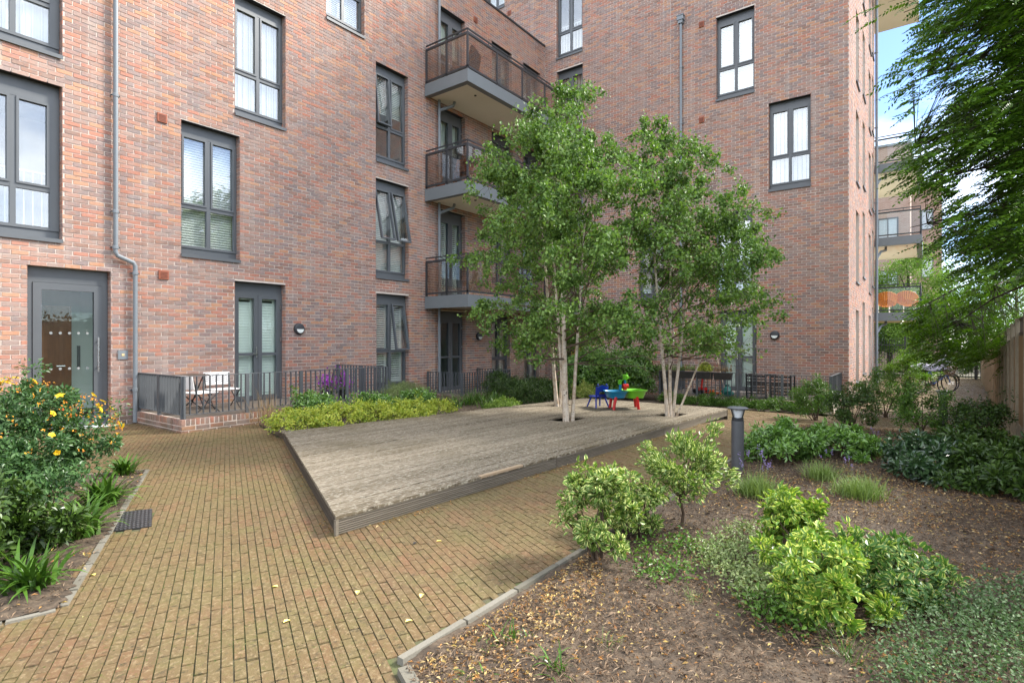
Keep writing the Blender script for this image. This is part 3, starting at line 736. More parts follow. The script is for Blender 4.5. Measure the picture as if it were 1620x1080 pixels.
# downpipes
def pipe(F, pts, par, n=.075, r=.038, clips=(), gap=None):
    mb = MB(); mb.tube([P3(F, u, n, z) for u, z in pts], r, 14); o = mb.build('downpipe', MAT_PIPE, par, smooth=True)
    mb = MB()
    for (u, z) in clips:
        q = P3(F, u, n, z); mb.lathe([(r+.004, -.03), (r+.009, -.025), (r+.009, .025), (r+.004, .03)], q, 14)
        mb.fbox(F, u-.065, u+.065, n-.02, n-.01, z-.012, z+.012); mb.fbox(F, u-.065, u-.05, 0, n-.01, z-.01, z+.01); mb.fbox(F, u+.05, u+.065, 0, n-.01, z-.01, z+.01)
    mb.build('pipe_brackets', MAT_PIPE, o, kind='stuff')
    return o
u1, u2 = xA(180.5), xA(211.5)
za_ = zA(181, 403); zb_ = zA(211, 418)
pipe(FA, [(u1, ZTA), (u1, za_+.04), (u1+.03, za_-.02), (u2-.03, zb_+.02), (u2, zb_-.04), (u2, 0.02)], bA, clips=[(u1, zA(181, 153)), (u1, zA(181, 336)), (u1, za_+.12), (u2, zb_-.17), (u2, zA(211, 616)), (u1, 9.5)])
up = xA(691.5)
pipe(FA, [(up, ZTA), (up, -.1)], bA, n=.09, r=.04, clips=[(up, z) for z in (1.0, 3.6, 6.6, 9.6, 11.5)])
ub_ = -yB(1078.5)
pipe(FB, [(ub_, zB(1078, 36)), (ub_, -.25)], bB, n=.08, r=.042, clips=[(ub_, z) for z in (1.2, 3.4, 5.9, 8.4, 10.2)])
zh = zB(1078, 34); mb = MB(); mb.fbox(FB, ub_-.10, ub_+.10, .0, .17, zh-.02, zh+.11); mb.fbox(FB, ub_-.07, ub_+.07, .02, .15, zh-.12, zh-.02); mb.fbox(FB, ub_-.115, ub_+.115, -.0, .185, zh+.11, zh+.135); mb.build('hopper_head', MAT_PIPE, bB)
pipe(FC, [(26.5, 17.3), (26.5, -.3)], bB, n=.09, r=.05, clips=[(26.5, z) for z in (1, 4, 7, 10, 13)])

# ---- balconies ----
def balcony(x0, x1, yo, zbot, yw, par, zs=.34, rail=1.12, glass=MAT_SMOKE, endglass=True, fas=None, rail2=True, low=.0):
    f = .09; fas = fas or MAT_GREYL
    mb = MB(); mb.box(x0+f, x1, yo+f, yw-.01, zbot+.05, zbot+zs-.03); sl = mb.build('balcony', MAT_SOFFIT, par)
    mb = MB(); mb.box(x0, x1, yo, yo+f, zbot, zbot+zs); mb.box(x0, x0+f, yo+f, yw-.008, zbot, zbot+zs); mb.box(x0+f, x1, yo+f, yo+f+.1, zbot+.01, zbot+.05); mb.box(x0+f, x0+f+.1, yo+f+.1, yw-.01, zbot+.01, zbot+.05)
    mb.build('fascia', fas, sl)
    zt = zbot+zs+rail; g0 = zbot+zs+.09
    mb = MB(); mb.box(x0+.03, x1, yo+.03, yo+.08, zt-.16, zt-.10); mb.box(x0+.03, x0+.08, yo+.08, yw-.01, zt-.16, zt-.10)
    mb.box(x0+.03, x1, yo+.03, yo+.08, g0-.03, g0+.02); mb.box(x0+.03, x0+.08, yo+.08, yw-.01, g0-.03, g0+.02)
    if rail2:
        mb.box(x0+.035, x1, yo+.035, yo+.065, zt-.035, zt); mb.box(x0+.035, x0+.065, yo+.065, yw-.01, zt-.035, zt)
        x = x0+.05
        while x < x1: mb.box(x-.008, x+.008, yo+.045, yo+.06, zt-.10, zt-.035); x += .9
        for y in (yo+.6, yw-.4): mb.box(x0+.045, x0+.06, y-.008, y+.008, zt-.10, zt-.035)
    mb.build('handrail', MAT_DARK, sl)
    x = x0+.055; first = True
    seg = max(1.25, .1)
    xs = [x0+.055]
    while xs[-1]+seg < x1-.2: xs.append(xs[-1]+seg)
    xs.append(x1)
    for a_, b_ in zip(xs[:-1], xs[1:]):
        mb = MB(); mb.box(a_+.006, b_-.006, yo+.045, yo+.057, g0+.015, zt-.15); mb.build('glass_panel', glass, sl)
    ym = (yo+yw)/2
    for a_, b_ in ((yo+.075, ym), (ym, yw-.03)):
        mb = MB(); mb.box(x0+.045, x0+.057, a_+.006, b_-.006, g0+.015, zt-.15); mb.build('glass_panel', glass, sl)
    for (px_, py_) in [(x0+.03, yo+.03), (x0+.03, ym-.02), (x0+.03, yw-.05)]+[(q, yo+.03) for q in xs[1:-1]]:
        mb = MB(); mb.box(px_, px_+.045, py_, py_+.045, zbot+zs-.02, zt-.16); mb.build('post', MAT_DARK, sl)
    mb = MB(); q = (x0+.55, yw-.55, zbot+.05); mb.lathe([(.035, -.02), (.035, .0)], (x0+.9, yo+.5, zbot+.05), 12)
    mb.build('drain_hole', MAT_BLACK, sl)
    return sl
xb0 = 11.2; YO = 9.86
MAT_SMOKE2 = MAT_SMOKE
for zb0 in (8.47, 5.47, 2.40):
    s_ = balcony(xb0, XB-.02 if zb0 > 5 else XB-.02, YO, zb0, YA, bA)
    if zb0 > 5:
        mb = MB(); mb.tube([(xA(691.5), YA-.09, zb0-.30), (xA(691.5)+.02, YA-.12, zb0-.24), (xA(691.5)+.32, YA-.35, zb0-.08), (xA(691.5)+.36, YA-.36, zb0+.04)], .045, 10); mb.build('drain_elbow', MAT_PIPE, s_)
for zb0, xx in ((2.27, 26.75), (5.28, 26.75), (8.24, 26.75)):
    s_ = balcony(xx, xx+5, .12, zb0, YC+1.8, bB, glass=glassmat('clear_balcony_glass', (.93, .96, .95), 1.35) if zb0 < 3 else bpy.data.materials['clear_balcony_glass'])
    mb = MB(); mb.tube([(26.65, YC-.1, zb0-.45), (26.95, YC-.2, zb0-.2), (27.35, YC-.35, zb0-.1), (27.35, YC-.35, zb0+.05)], .05, 8); mb.build('drain_elbow', MAT_PIPE, s_)
mb = MB(); mb.box(26.4, 31.75, .25, YC+2.0, 16.2, 16.5); mb.build('roof_canopy', MAT_SOFFIT, bB)
# set-back wing behind the far balconies, with a return wall that faces the camera
mb = MB(); mb.box(26.76, 27.05, YC+.02, 8, -.45, 17.4); mb.box(32, 32.3, -.3, 8, -.45, 4) if False else None
mb.build('return_wall', MAT_FARB, bB)
# ---------------- timber deck ----------------
def woodmat(name, cols, grain=(1, 1, 1), groove=None, ang=0, lich=True):
    m, t, p, _ = new_mat(name); v = wpos(t)
    mp = t.nodes.new('ShaderNodeMapping'); mp.vector_type = 'TEXTURE'; mp.inputs['Rotation'].default_value = (0, 0, ang); t.links.new(v, mp.inputs[0]); lv = mp.outputs[0]
    r = island_rand(t)
    g = noise(t, lv, 1, 6, .65, grain)
    c = ramp(t, nd(t, 'ShaderNodeMath', operation='ADD', i0=sub(t, g, 1.5, -.45), i1=sub(t, r, .4, -.1)).outputs[0], cols)
    if lich:
        c = mixc(t, sub(t, noise(t, lv, 1, 3, .7, (16, 48, 20)), 7, -3.45), c, (.38, .345, .27))
        c = mixc(t, sub(t, noise(t, lv, 1, 3, .7, (9, 65, 20)), 8, -4.3), c, (.04, .031, .018))
        c = mixc(t, sub(t, noise(t, v, .75, 4, .6), 3.0, -1.55), c, (.10, .078, .038))
    h = sub(t, g, .5)
    if groove:
        s = nd(t, 'ShaderNodeSeparateXYZ', Vector=lv)
        w = nd(t, 'ShaderNodeMath', operation='SINE', i0=sub(t, s.outputs[1], 2*math.pi/groove)).outputs[0]
        wf = nd(t, 'ShaderNodeMath', operation='MAXIMUM', i0=sub(t, w, 1.2, -.1), i1=-.6).outputs[0]
        h = nd(t, 'ShaderNodeMath', operation='ADD', i0=h, i1=sub(t, wf, .5)).outputs[0]
        c = mixc(t, sub(t, w, -.5, -.02), c, (.10, .08, .055))
    t.links.new(c, p.inputs['Base Color']); p.inputs['Roughness'].default_value = .8; p.inputs['Specular IOR Level'].default_value = .3
    bump(t, p, h, .7, .004); return m
N_, R2, BR, L2 = [Vector(q) for q in DECK]
bang = math.atan2((R2-N_).y, (R2-N_).x)
MAT_DECK = woodmat('weathered_deck', [(.075, .055, .032), (.165, .133, .088), (.26, .215, .155), (.17, .13, .082)], (3, 60, 60), .024, bang)
MAT_DECK_SHADE = woodmat('shade_toned_deck_timber', [(.045, .036, .026), (.085, .068, .05), (.13, .105, .08)], (3, 60, 60), None, bang, False)  # shade of the left deck side put into a darker timber colour
MAT_SLAT = woodmat('deck_slat_timber', [(.13, .11, .08), (.20, .17, .13), (.26, .23, .18)], (3, 60, 60), None, bang, False)
deck = thing('timber_deck', 'low weathered grooved timber deck in the middle of the paved courtyard', 'deck', (6.5, 4.8, 0))
ZD = .15
bu = (R2-N_).normalized(); bw = Vector((-bu.y, bu.x))
def clip_row(w):   # interval of the deck quad along bu at offset w
    P = [N_, R2, BR, L2]; xs = []
    for i in range(4):
        p = P[i]-N_; q = P[(i+1) % 4]-N_; a, b = p.dot(bw), q.dot(bw)
        if (a-w)*(b-w) < 0: k = (w-a)/(b-a); xs.append(p.dot(bu)+(q.dot(bu)-p.dot(bu))*k)
    return (min(xs), max(xs)) if len(xs) > 1 else None
BIRCH = [gp(898, 663, ZD)[:2], gp(1060, 656, ZD)[:2], gp(884, 641, ZD)[:2]]
HOLES = []
for (x, y), (h1, h2) in zip(BIRCH, ((.26, .36), (.24, .34), (.2, .25))):
    q = Vector((x, y))-N_; HOLES.append((q.dot(bu)-h1, q.dot(bu)+h2, q.dot(bw)-.2, q.dot(bw)+.27))
w = .002; pitch = .141
while w < 4.6:
    a = clip_row(w+.0005); b = clip_row(w+pitch-.007)
    if a is None: break
    if b is None: b = a
    lo, hi = min(a[0], b[0]), max(a[1], b[1])
    cuts = sorted([(h[0], h[1]) for h in HOLES if h[2] < w+.07 < h[3]])
    segs = [(lo, hi)]
    for (p, q) in cuts:
        segs = [x for s in segs for x in ((s[0], min(s[1], p)), (max(s[0], q), s[1])) if x[1]-x[0] > .02]
    fin = []
    for (s, e) in segs:
        x = s; first = True
        while x < e-.01:
            L = random.uniform(1.4, 4.2) if first and s == lo else random.uniform(3.0, 4.6); first = False
            nx_ = min(x+L, e)
            if e-nx_ < .5: nx_ = e
            fin.append((x, nx_)); x = nx_
    for (s, e) in fin:
        s0 = a[0] if abs(s-lo) < 1e-6 else s+.002; s1 = b[0] if abs(s-lo) < 1e-6 else s+.002
        e0 = a[1] if abs(e-hi) < 1e-6 else e-.002; e1 = b[1] if abs(e-hi) < 1e-6 else e-.002
        dz = random.uniform(-.004, .003); P = []
        for z in (ZD-.028, ZD+dz):
            for (l, ww) in ((s0, w), (e0, w), (e1, w+pitch-.007), (s1, w+pitch-.007)):
                v_ = N_+bu*l+bw*ww; P.append((v_.x, v_.y, z))
        mb = MB(); mb.box8(P); mb.build('deck_board', MAT_DECK, deck)
    w += pitch
# fascia of thin slats over joists blackened to put shade into the gaps
mb = MB()
def strip(mb, a, b, z0, z1, off, th):
    d = (b-a).normalized(); n = Vector((d.y, -d.x))
    P = []
    for z in (z0, z1):
        for (q, o) in ((a, off), (b, off), (b, off-th), (a, off-th)): v_ = q+n*o; P.append((v_.x, v_.y, z))
    mb.box8(P)
PN = [(N_, R2), (R2, BR), (BR, L2), (L2, N_)]
for a, b in PN:
    e_ = (b-a).normalized()*.07; strip(mb, a+e_, b-e_, gz(max(a.x, b.x))-.02, ZD-.03, -.045, .04)
mb.build('joist', MAT_BLACK, deck)
for ei, (a, b) in enumerate(PN[:1]+PN[3:]):
    n = 3 if ei == 0 else 2
    for s in range(n):
        p = a.lerp(b, s/n+.0008); q = a.lerp(b, (s+1)/n-.0008)
        for k in range(7):
            z0 = .006+k*.0172
            zz0 = z0 if ei else z0
            mb = MB(); strip(mb, p, q, zz0, zz0+.0088, -.004, .016); mb.build('fascia_slat', MAT_SLAT if ei == 0 else MAT_DECK_SHADE, deck)  # left side, turned from the sun, gets its shade from the darker timber copy
for (a, b) in (PN[1], PN[2]):
    mb = MB(); strip(mb, a, b, gz(b.x)-.02, ZD-.03, -.002, .018); mb.build('fascia_board', MAT_DECK_SHADE, deck)
mb = MB(); v_ = N_+(bu*.006+bw*.006); mb.box(v_.x-.012, v_.x+.014, v_.y-.012, v_.y+.012, 0, ZD-.029); mb.build('corner_post', MAT_SLAT, deck)
q0 = N_+bu*1.62; q1 = N_+bu*2.28
mb = MB(); strip(mb, q0, q1, ZD-.018, ZD+.004, .006, .045); o = mb.build('edge_board', M('fresh_timber', [(.30, .21, .13), (.38, .28, .18)], .7, scale=3, stretch=(4, 40, 40)), deck); o['label'] = 'newer pale repair strip on the deck edge'
# ---------------- terraces: brick plinth + flat-bar railing ----------------
def plinth(name, label, x0, x1, y0, y1, zb, zt, faces):
    th = thing(name, label, 'terrace', (x0, y0, zb))
    mb = MB(); mb.box(x0+.006, x1-.006, y0+.006, y1-.012, zb-.1, zt-.006); body = mb.build('core', MAT_MORTAR, th)
    for fc in faces:
        F, u0, u1 = {'S': (((0, y0), (1, 0), (0, -1)), x0, x1), 'W': (((x0, 0), (0, -1), (-1, 0)), -y1+.01, -y0)}[fc]
        L_ = []; H = .075; nc = int(round((zt-.105-zb)/H))+1
        for r in range(nc):
            za = zt-.105-(r+1)*H+.005; u = u0-(.1125 if r % 2 else 0)
            while u < u1-.02:
                a_, b_ = max(u+.005, u0), min(u+.22, u1)
                if b_-a_ > .02: L_.append((a_, b_, za, za+.065))
                u += .225
        u = u0
        while u < u1-.04: L_.append((max(u, u0), min(u+.065, u1), zt-.100, zt)); u += .075
        B = bricks_to_B(F, L_, .0, -.10 if fc == 'S' else -.04)
        for i in range(len(B)): boxes_np('brick', B[i:i+1], MAT_BRICK, th)
    mb = MB(); mb.box(x0+.1, x1-.1, y0+.10, y1-.012, zt-.03, zt-.004); mb.build('terrace_floor', M('terrace_slab', [(.10, .08, .06), (.17, .14, .11)], .85, scale=5), th)
    return th
plinth('terrace_plinth', 'low brick terrace plinth below the left wing French door', 3.95, 8.3, 9.6, YA, 0.0, .215, 'SW')
plinth('terrace_plinth', 'brick terrace plinth under the balconies behind dark shrubs', 11.25, 13.55, 10.1, YA, -.28, -.03, 'SW')
plinth('terrace_plinth', 'brick terrace plinth of the right wing with toys and black chairs on it', 15.4, XB-.01, 1.8, 6.25, -.29, -.05, 'SW') if False else None
def plinthW(label, x0, x1, y0, y1, zb, zt):
    th = plinth('terrace_plinth', label, x0, x1, y0, y1, zb, zt, 'W'); return th
plinthW('brick terrace plinth of the right wing holding toys and black chairs', 15.4, XB-.01, 1.8, 6.25, -.29, -.05)
def railing(label, pts, zb, zt, posts=1.1, pitch=.105, w=.04):
    th = thing('terrace_railing', label, 'railing', (pts[0][0], pts[0][1], zb))
    for a, b in zip(pts[:-1], pts[1:]):
        a = Vector(a); b = Vector(b); d = b-a; L = d.length; u = d.normalized(); n = Vector((-u.y, u.x))
        def fb(mb, l0, l1, h0, h1, wd):
            P = []
            for z in (h0, h1):
                for (l, s) in ((l0, -wd/2), (l1, -wd/2), (l1, wd/2), (l0, wd/2)): q = a+u*l+n*s; P.append((q.x, q.y, z))
            mb.box8(P)
        mb = MB(); fb(mb, 0, L, zt-.012, zt, w); mb.build('top_rail', MAT_GREY, th)
        mb = MB(); fb(mb, 0, L, zb+.06, zb+.07, w); mb.build('bottom_rail', MAT_GREY, th)
        npost = max(1, round(L/posts))
        for i in range(npost+1):
            l = min(max(L*i/npost, .0), L); mb = MB(); fb(mb, max(l-.03, 0), min(l+.03, L), zb, zt-.013, .045 if 0 < i < npost else .06); mb.build('post', MAT_GREY, th)
        k = int(L/pitch)
        for i in range(1, k):
            l = L*i/k
            if min(abs(l-L*j/npost) for j in range(npost+1)) < .04: continue
            mb = MB(); fb(mb, l-.005, l+.005, zb+.071, zt-.013, w); mb.build('bar', MAT_GREY, th)
    return th
railing('grey flat-bar railing round the left terrace with folding chairs inside', [(4.0, YA-.02), (4.0, 9.66), (8.24, 9.66), (8.24, YA-.02)], .215, .915)
railing('low grey railing in front of the shaded door under the balconies', [(11.3, YA-.02), (11.3, 10.16), (13.5, 10.16), (13.5, YA-.02)], -.03, .61)
railing('grey railing of the right wing terrace with planter boxes hung on it', [(XB-.02, 6.19), (15.45, 6.19), (15.45, 1.86), (XB-.02, 1.86)], -.05, .625)
# ---------------- boundary fence ----------------
MAT_FENCE = woodmat('fence_timber', [(.16, .095, .045), (.27, .17, .085), (.36, .24, .13)], (18, 18, 2), None, 0, False)
MAT_FPOST = M('fence_post', [(.27, .21, .14), (.36, .30, .21)], .9, scale=6, bscale=60, bstr=.3)
fence = thing('timber_fence', 'tall brown boarded fence with grey posts along the right side of the path', 'fence', (11.4, -1.2, 0))
fx = 5.0; top_ = 1.95
def fyy(x): return -1.15-.0432*max(0, x-11.4)
i = 0
while fx < 38:
    nx_ = fx+1.15; y0_, y1_ = fyy(fx), fyy(nx_); zg = gz(fx+.5); zt = zg+1.95-(.0 if fx < 20 else .08)
    mb = MB(); mb.box(fx-.045, fx+.045, y0_-.07, y0_+.03, zg-.1, zt+.02); mb.build('post', MAT_FPOST, fence)
    mb = MB(); mb.bar((fx+.05, y0_-.02, zg+.12), (nx_-.05, y1_-.02, zg+.12), .04, .24); mb.build('gravel_board', MAT_FPOST, fence)
    nb = 7
    for k in range(nb):
        xa_ = fx+.05+(1.05)*k/nb; xb_ = fx+.05+1.05*(k+1)/nb; yy = fyy(xa_); th_ = random.uniform(-.006, .004)
        mb = MB(); mb.box(xa_+.001, xb_+.006, yy-.035+th_+(k % 2)*.008, yy-.018+th_+(k % 2)*.008, zg+.245, zt-.32+random.uniform(-.006, .006)); mb.build('fence_board', MAT_FENCE, fence)
    mb = MB(); mb.bar((fx+.05, y0_-.028, zt-.05), (nx_-.05, y1_-.028, zt-.05), .03, .05); mb.bar((fx+.05, y0_-.028, zt-.29), (nx_-.05, y1_-.028, zt-.29), .03, .05)
    for k in range(8): x_ = fx+.1+k*.135; mb.box(x_-.008, x_+.008, fyy(x_)-.034, fyy(x_)-.022, zt-.27, zt-.07)
    mb.build('trellis', M('old_dark_timber', [(.07, .05, .035), (.11, .08, .055)], .85), fence)
    fx = nx_; i += 1
# ---------------- leaves ----------------
def norm(a): return a/np.maximum(np.linalg.norm(a, axis=-1, keepdims=True), 1e-9)
LEAF4 = (np.array([(0, 0, 0), (-.5, .36, .0), (-.36, .72, .0), (0, 1, 0), (.36, .72, .0), (.5, .36, .0)], float), [(0, 5, 4, 3), (0, 3, 2, 1)])
LEAF2 = (np.array([(0, 0, 0), (-.5, .45, 0), (0, 1, 0), (.5, .45, 0)], float), [(0, 3, 2), (0, 2, 1)])
def leaves(P, axis, nrm, L, Wd, tpl=LEAF4, fold=.22, droop=.15):
    T, F = tpl; n = len(P); k = len(T)
    Y = norm(axis); Z = norm(nrm - (nrm*Y).sum(-1, keepdims=True)*Y); X = np.cross(Y, Z)
    L = np.broadcast_to(np.asarray(L, float), (n,))[:, None, None]; Wd = np.broadcast_to(np.asarray(Wd, float), (n,))[:, None, None]
    tx, ty = T[:, 0][None, :, None], T[:, 1][None, :, None]
    tz = np.abs(tx)*fold*Wd*2 - (ty**2)*droop*L
    V = P[:, None, :] + X[:, None, :]*tx*Wd + Y[:, None, :]*ty*L + Z[:, None, :]*tz
    Fa = (np.arange(n)[:, None, None]*k + np.array(F)[None]).reshape(-1, len(F[0]))
    uv = np.broadcast_to(np.stack([T[:, 0]*2, T[:, 1]], -1)[None], (n, k, 2)).reshape(-1, 2)
    return V.reshape(-1, 3), Fa, uv
def leafobj(name, V, F, uv, m, parent, kind=None):
    o = link(name, mesh_np(name, V-np.array(org(parent)), F, uv, smooth=False), m, parent)
    if kind: o['kind'] = kind
    return o
def rdir(n): return norm(rng.normal(size=(n, 3)))
# ---- leaf colours ----
LM_BIRCH = leafmat('birch_leaf', [(.055, .115, .022), (.09, .175, .032), (.145, .245, .045), (.20, .31, .065), (.075, .15, .03)], .30, .5, spec=.4)
LM_TREE = leafmat('pinnate_leaf', [(0.034, 0.078, 0.01), (0.061, 0.13, 0.011), (0.092, 0.189, 0.014), (0.13, 0.221, 0.02)], .30, .38)
LM_VAR = leafmat('variegated_leaf', [(0.078, 0.166, 0.021), (0.124, 0.235, 0.025), (0.186, 0.304, 0.034), (0.093, 0.193, 0.043)], .2, .33, edge=((.58, .62, .12), .62))
LM_VARW = leafmat('white_margined_leaf', [(0.093, 0.166, 0.03), (0.139, 0.235, 0.038), (0.124, 0.207, 0.051)], .2, .33, edge=((.60, .62, .22), .60))
LM_GOLD = leafmat('golden_leaf', [(.16, .26, .03), (.40, .45, .06), (.50, .50, .08), (.24, .34, .05)], .25, .4)
LM_DARK = leafmat('dark_leaf', [(0.023, 0.048, 0.01), (0.043, 0.083, 0.015), (0.07, 0.124, 0.021)], .15, .33)
LM_MID = leafmat('mid_green_leaf', [(0.046, 0.103, 0.017), (0.085, 0.172, 0.024), (0.132, 0.235, 0.034)], .22, .36)
LM_GLOSS = leafmat('glossy_leaf', [(0.07, 0.152, 0.025), (0.116, 0.235, 0.038), (0.171, 0.304, 0.051), (0.093, 0.193, 0.043)], .2, .26, spec=.7)
LM_SILVER = leafmat('silvery_leaf', [(0.109, 0.159, 0.051), (0.186, 0.241, 0.089), (0.31, 0.359, 0.153), (0.139, 0.193, 0.064)], .2, .45)
LM_STRAP = leafmat('strap_leaf', [(0.034, 0.082, 0.012), (0.062, 0.138, 0.017), (0.099, 0.188, 0.024)], .2, .32)
LM_LAV = leafmat('lavender_leaf', [(0.116, 0.179, 0.043), (0.171, 0.248, 0.064), (0.232, 0.317, 0.085)], .2, .55)
LM_FAR = leafmat('far_leaf', [(.10, .19, .035), (.16, .26, .05), (.22, .33, .08)], .4, .5)
LM_LITTER = leafmat('fallen_leaf', [(.30, .13, .035), (.42, .22, .06), (.20, .09, .035), (.48, .34, .10), (.55, .42, .22), (.26, .15, .07)], .1, .6)
LM_CHIP = leafmat('bark_chip', [(.035, .022, .013), (.075, .045, .026), (.135, .088, .052), (.23, .16, .10), (.05, .034, .021)], 0, .8)
LM_YFLOWER = leafmat('yellow_petal', [(.75, .45, .02), (.85, .55, .03), (.80, .50, .02)], .3, .45)
LM_OFLOWER = leafmat('orange_pod', [(.62, .22, .02), (.72, .36, .03), (.42, .08, .02)], .1, .5)
LM_PURPLE = leafmat('purple_petal', [(.28, .03, .42), (.38, .06, .52), (.20, .02, .32)], .2, .5)
LM_LAVF = leafmat('lavender_flower', [(.22, .16, .42), (.30, .22, .50)], .2, .6)
LM_STRAW = leafmat('dry_stem', [(.30, .20, .10), (.22, .13, .06), (.36, .27, .14)], .1, .8)
m, t, p, _ = new_mat('birch_bark'); v = wpos(t)
c = ramp(t, sub(t, noise(t, v, 9, 5, .65), 1.8, -.4), [(.22, .13, .07), (.42, .32, .22), (.58, .50, .40), (.50, .36, .24)])
c = mixc(t, sub(t, noise(t, v, 1, 3, .6, (16, 16, 70)), 9, -5.4), c, (.04, .028, .02))
c = mixc(t, sub(t, noise(t, v, 13, 2, .5), 14, -9.6), c, (.03, .02, .015))
t.links.new(c, p.inputs['Base Color']); p.inputs['Roughness'].default_value = .75; bump(t, p, noise(t, v, 1, 4, .6, (12, 12, 60)), .4, .004); MAT_BIRCH = m
MAT_BARK = M('dark_bark', [(.04, .03, .02), (.09, .07, .05)], .9, scale=14, bscale=50, bstr=.7)
MAT_TWIG = M('twig_brown', [(.07, .045, .028), (.12, .08, .05)], .85, scale=20, bscale=80)

def crown_shrub(name, label, cat, c, rad, nleaf, L, Wd, mat, group=None, nclump=None, clump=.22, up=.5, stem=True, stemz=.25, sub_=None, tpl=LEAF4, zfloor=.03, seed=None, flat=.0):
    """c: ground point; rad: (rx,ry,h). Leaf clumps sit on shoots that spread from the base."""
    x, y = c[:2]; zg = gz(x) if len(c) < 3 else c[2]
    th = thing(name, label, cat, (x, y, zg), group=group)
    R = np.random.default_rng(seed or int(abs(x*977+y*331)*10)); rx, ry, h = rad
    nclump = int((nclump or max(14, int(26*(rx*ry)**.5/clump*.5)+10))*1.5); nleaf = int(nleaf*1.5)
    d = norm(R.normal(size=(nclump, 3))); d[:, 2] = np.where(d[:, 2] < -.75, -d[:, 2], d[:, 2])
    rr = R.uniform(.55, 1.0, nclump)[:, None]**.7
    lump = 1+.22*np.sin(d[:, :1]*4.3+x)*np.cos(d[:, 1:2]*3.7+y)
    C = d*rr*lump*np.array([rx, ry, h*.46]); C[:, 2] += h*.5
    C += R.normal(0, .03, C.shape)
    if sub_ is not None: C = np.concatenate([C, sub_])
    ex = R.integers(0, len(C), max(3, len(C)//6)); C = np.concatenate([C, C[ex]*np.array([1.25, 1.25, 1.16])+R.normal(0, .02, (len(ex), 3))])
    wts = R.gamma(1.6, 1, len(C)); wts[-len(ex):] *= .45; idx = R.choice(len(C), nleaf, p=wts/wts.sum()); cs = clump*R.uniform(.4, 1.1, len(C))
    off = norm(R.normal(size=(nleaf, 3)))*(R.uniform(0, 1, nleaf)[:, None]**.45)*cs[idx][:, None]*np.array([1, 1, .8])
    P = C[idx]+off; P[:, 2] = np.maximum(P[:, 2], zfloor+R.uniform(0, .05, nleaf))
    ax = norm(off)*1.0 + R.normal(0, .45, (nleaf, 3)); ax[:, 2] += .1
    nr = norm(P-np.array([0, 0, h*.35]))*.7 + R.normal(0, .45, (nleaf, 3)) + np.array([0, 0, up])
    s = R.uniform(.65, 1.2, nleaf)
    P += np.array([x, y, zg])
    V, F, uv = leaves(P, ax, nr, L*s, Wd*s, tpl, .2, .2+flat)
    leafobj('foliage', V, F, uv, mat, th)
    if stem:
        mb = MB(); ns = min(9, nclump)
        for i in range(ns):
            q = C[R.integers(0, len(C))]; b0 = R.normal(0, .03, 2)
            mb.tube([(x+b0[0], y+b0[1], zg-.02), (x+q[0]*.3+b0[0], y+q[1]*.3+b0[1], zg+q[2]*.45), (x+q[0]*.9, y+q[1]*.9, zg+q[2]*.95)], [.011, .008, .003], 5, False)
        mb.build('stems', MAT_TWIG, th)
    return th
def straps(name, label, cat, c, nb, L, Wd, mat, group=None, r0=.05, seed=1, erect=1.0, part='foliage', ns=6, curl=1.0, parent=None):
    x, y = c[:2]; zg = gz(x)
    th = parent or thing(name, label, cat, (x, y, zg), group=group); R = np.random.default_rng(seed)
    az = R.uniform(0, 2*np.pi, nb); el = R.uniform(.75, 1.5, nb)*erect; ln = L*R.uniform(.55, 1.1, nb); cu = R.uniform(.8, 2.1, nb)*curl
    el = np.clip(el, .2, 1.5); base = np.stack([x+R.normal(0, r0, nb), y+R.normal(0, r0, nb), np.full(nb, zg-.01)], -1)
    side = np.stack([-np.sin(az), np.cos(az), np.zeros(nb)], -1); tw = R.uniform(-.5, .5, nb)
    pos = base.copy(); Vs = []
    for s in range(ns+1):
        f = s/ns; w = Wd*(1-f**2.2)*(.6+.4*min(1, f*4))*R.uniform(.9, 1.1, nb)
        e = el - cu*f**1.3
        dirv = np.stack([np.cos(az)*np.cos(e), np.sin(az)*np.cos(e), np.sin(e)], -1)
        sd_ = side*np.cos(tw*f)[:, None] + np.cross(side, dirv)*np.sin(tw*f)[:, None]
        Vs += [pos-sd_*w[:, None]/2, pos+sd_*w[:, None]/2]
        pos = pos + dirv*(ln/ns)[:, None]
    V = np.stack(Vs, 1); k = V.shape[1]; V[..., 2] = np.maximum(V[..., 2], zg+.008)
    f_ = np.array([(2*s, 2*s+1, 2*s+3, 2*s+2) for s in range(ns)])
    F = (np.arange(nb)[:, None, None]*k+f_[None]).reshape(-1, 4)
    uv = np.tile(np.array([[(-1 if i % 2 == 0 else 1)*.3, i//2/ns] for i in range(k)]), (nb, 1))
    leafobj(part, V.reshape(-1, 3), F, uv, mat, th); return th

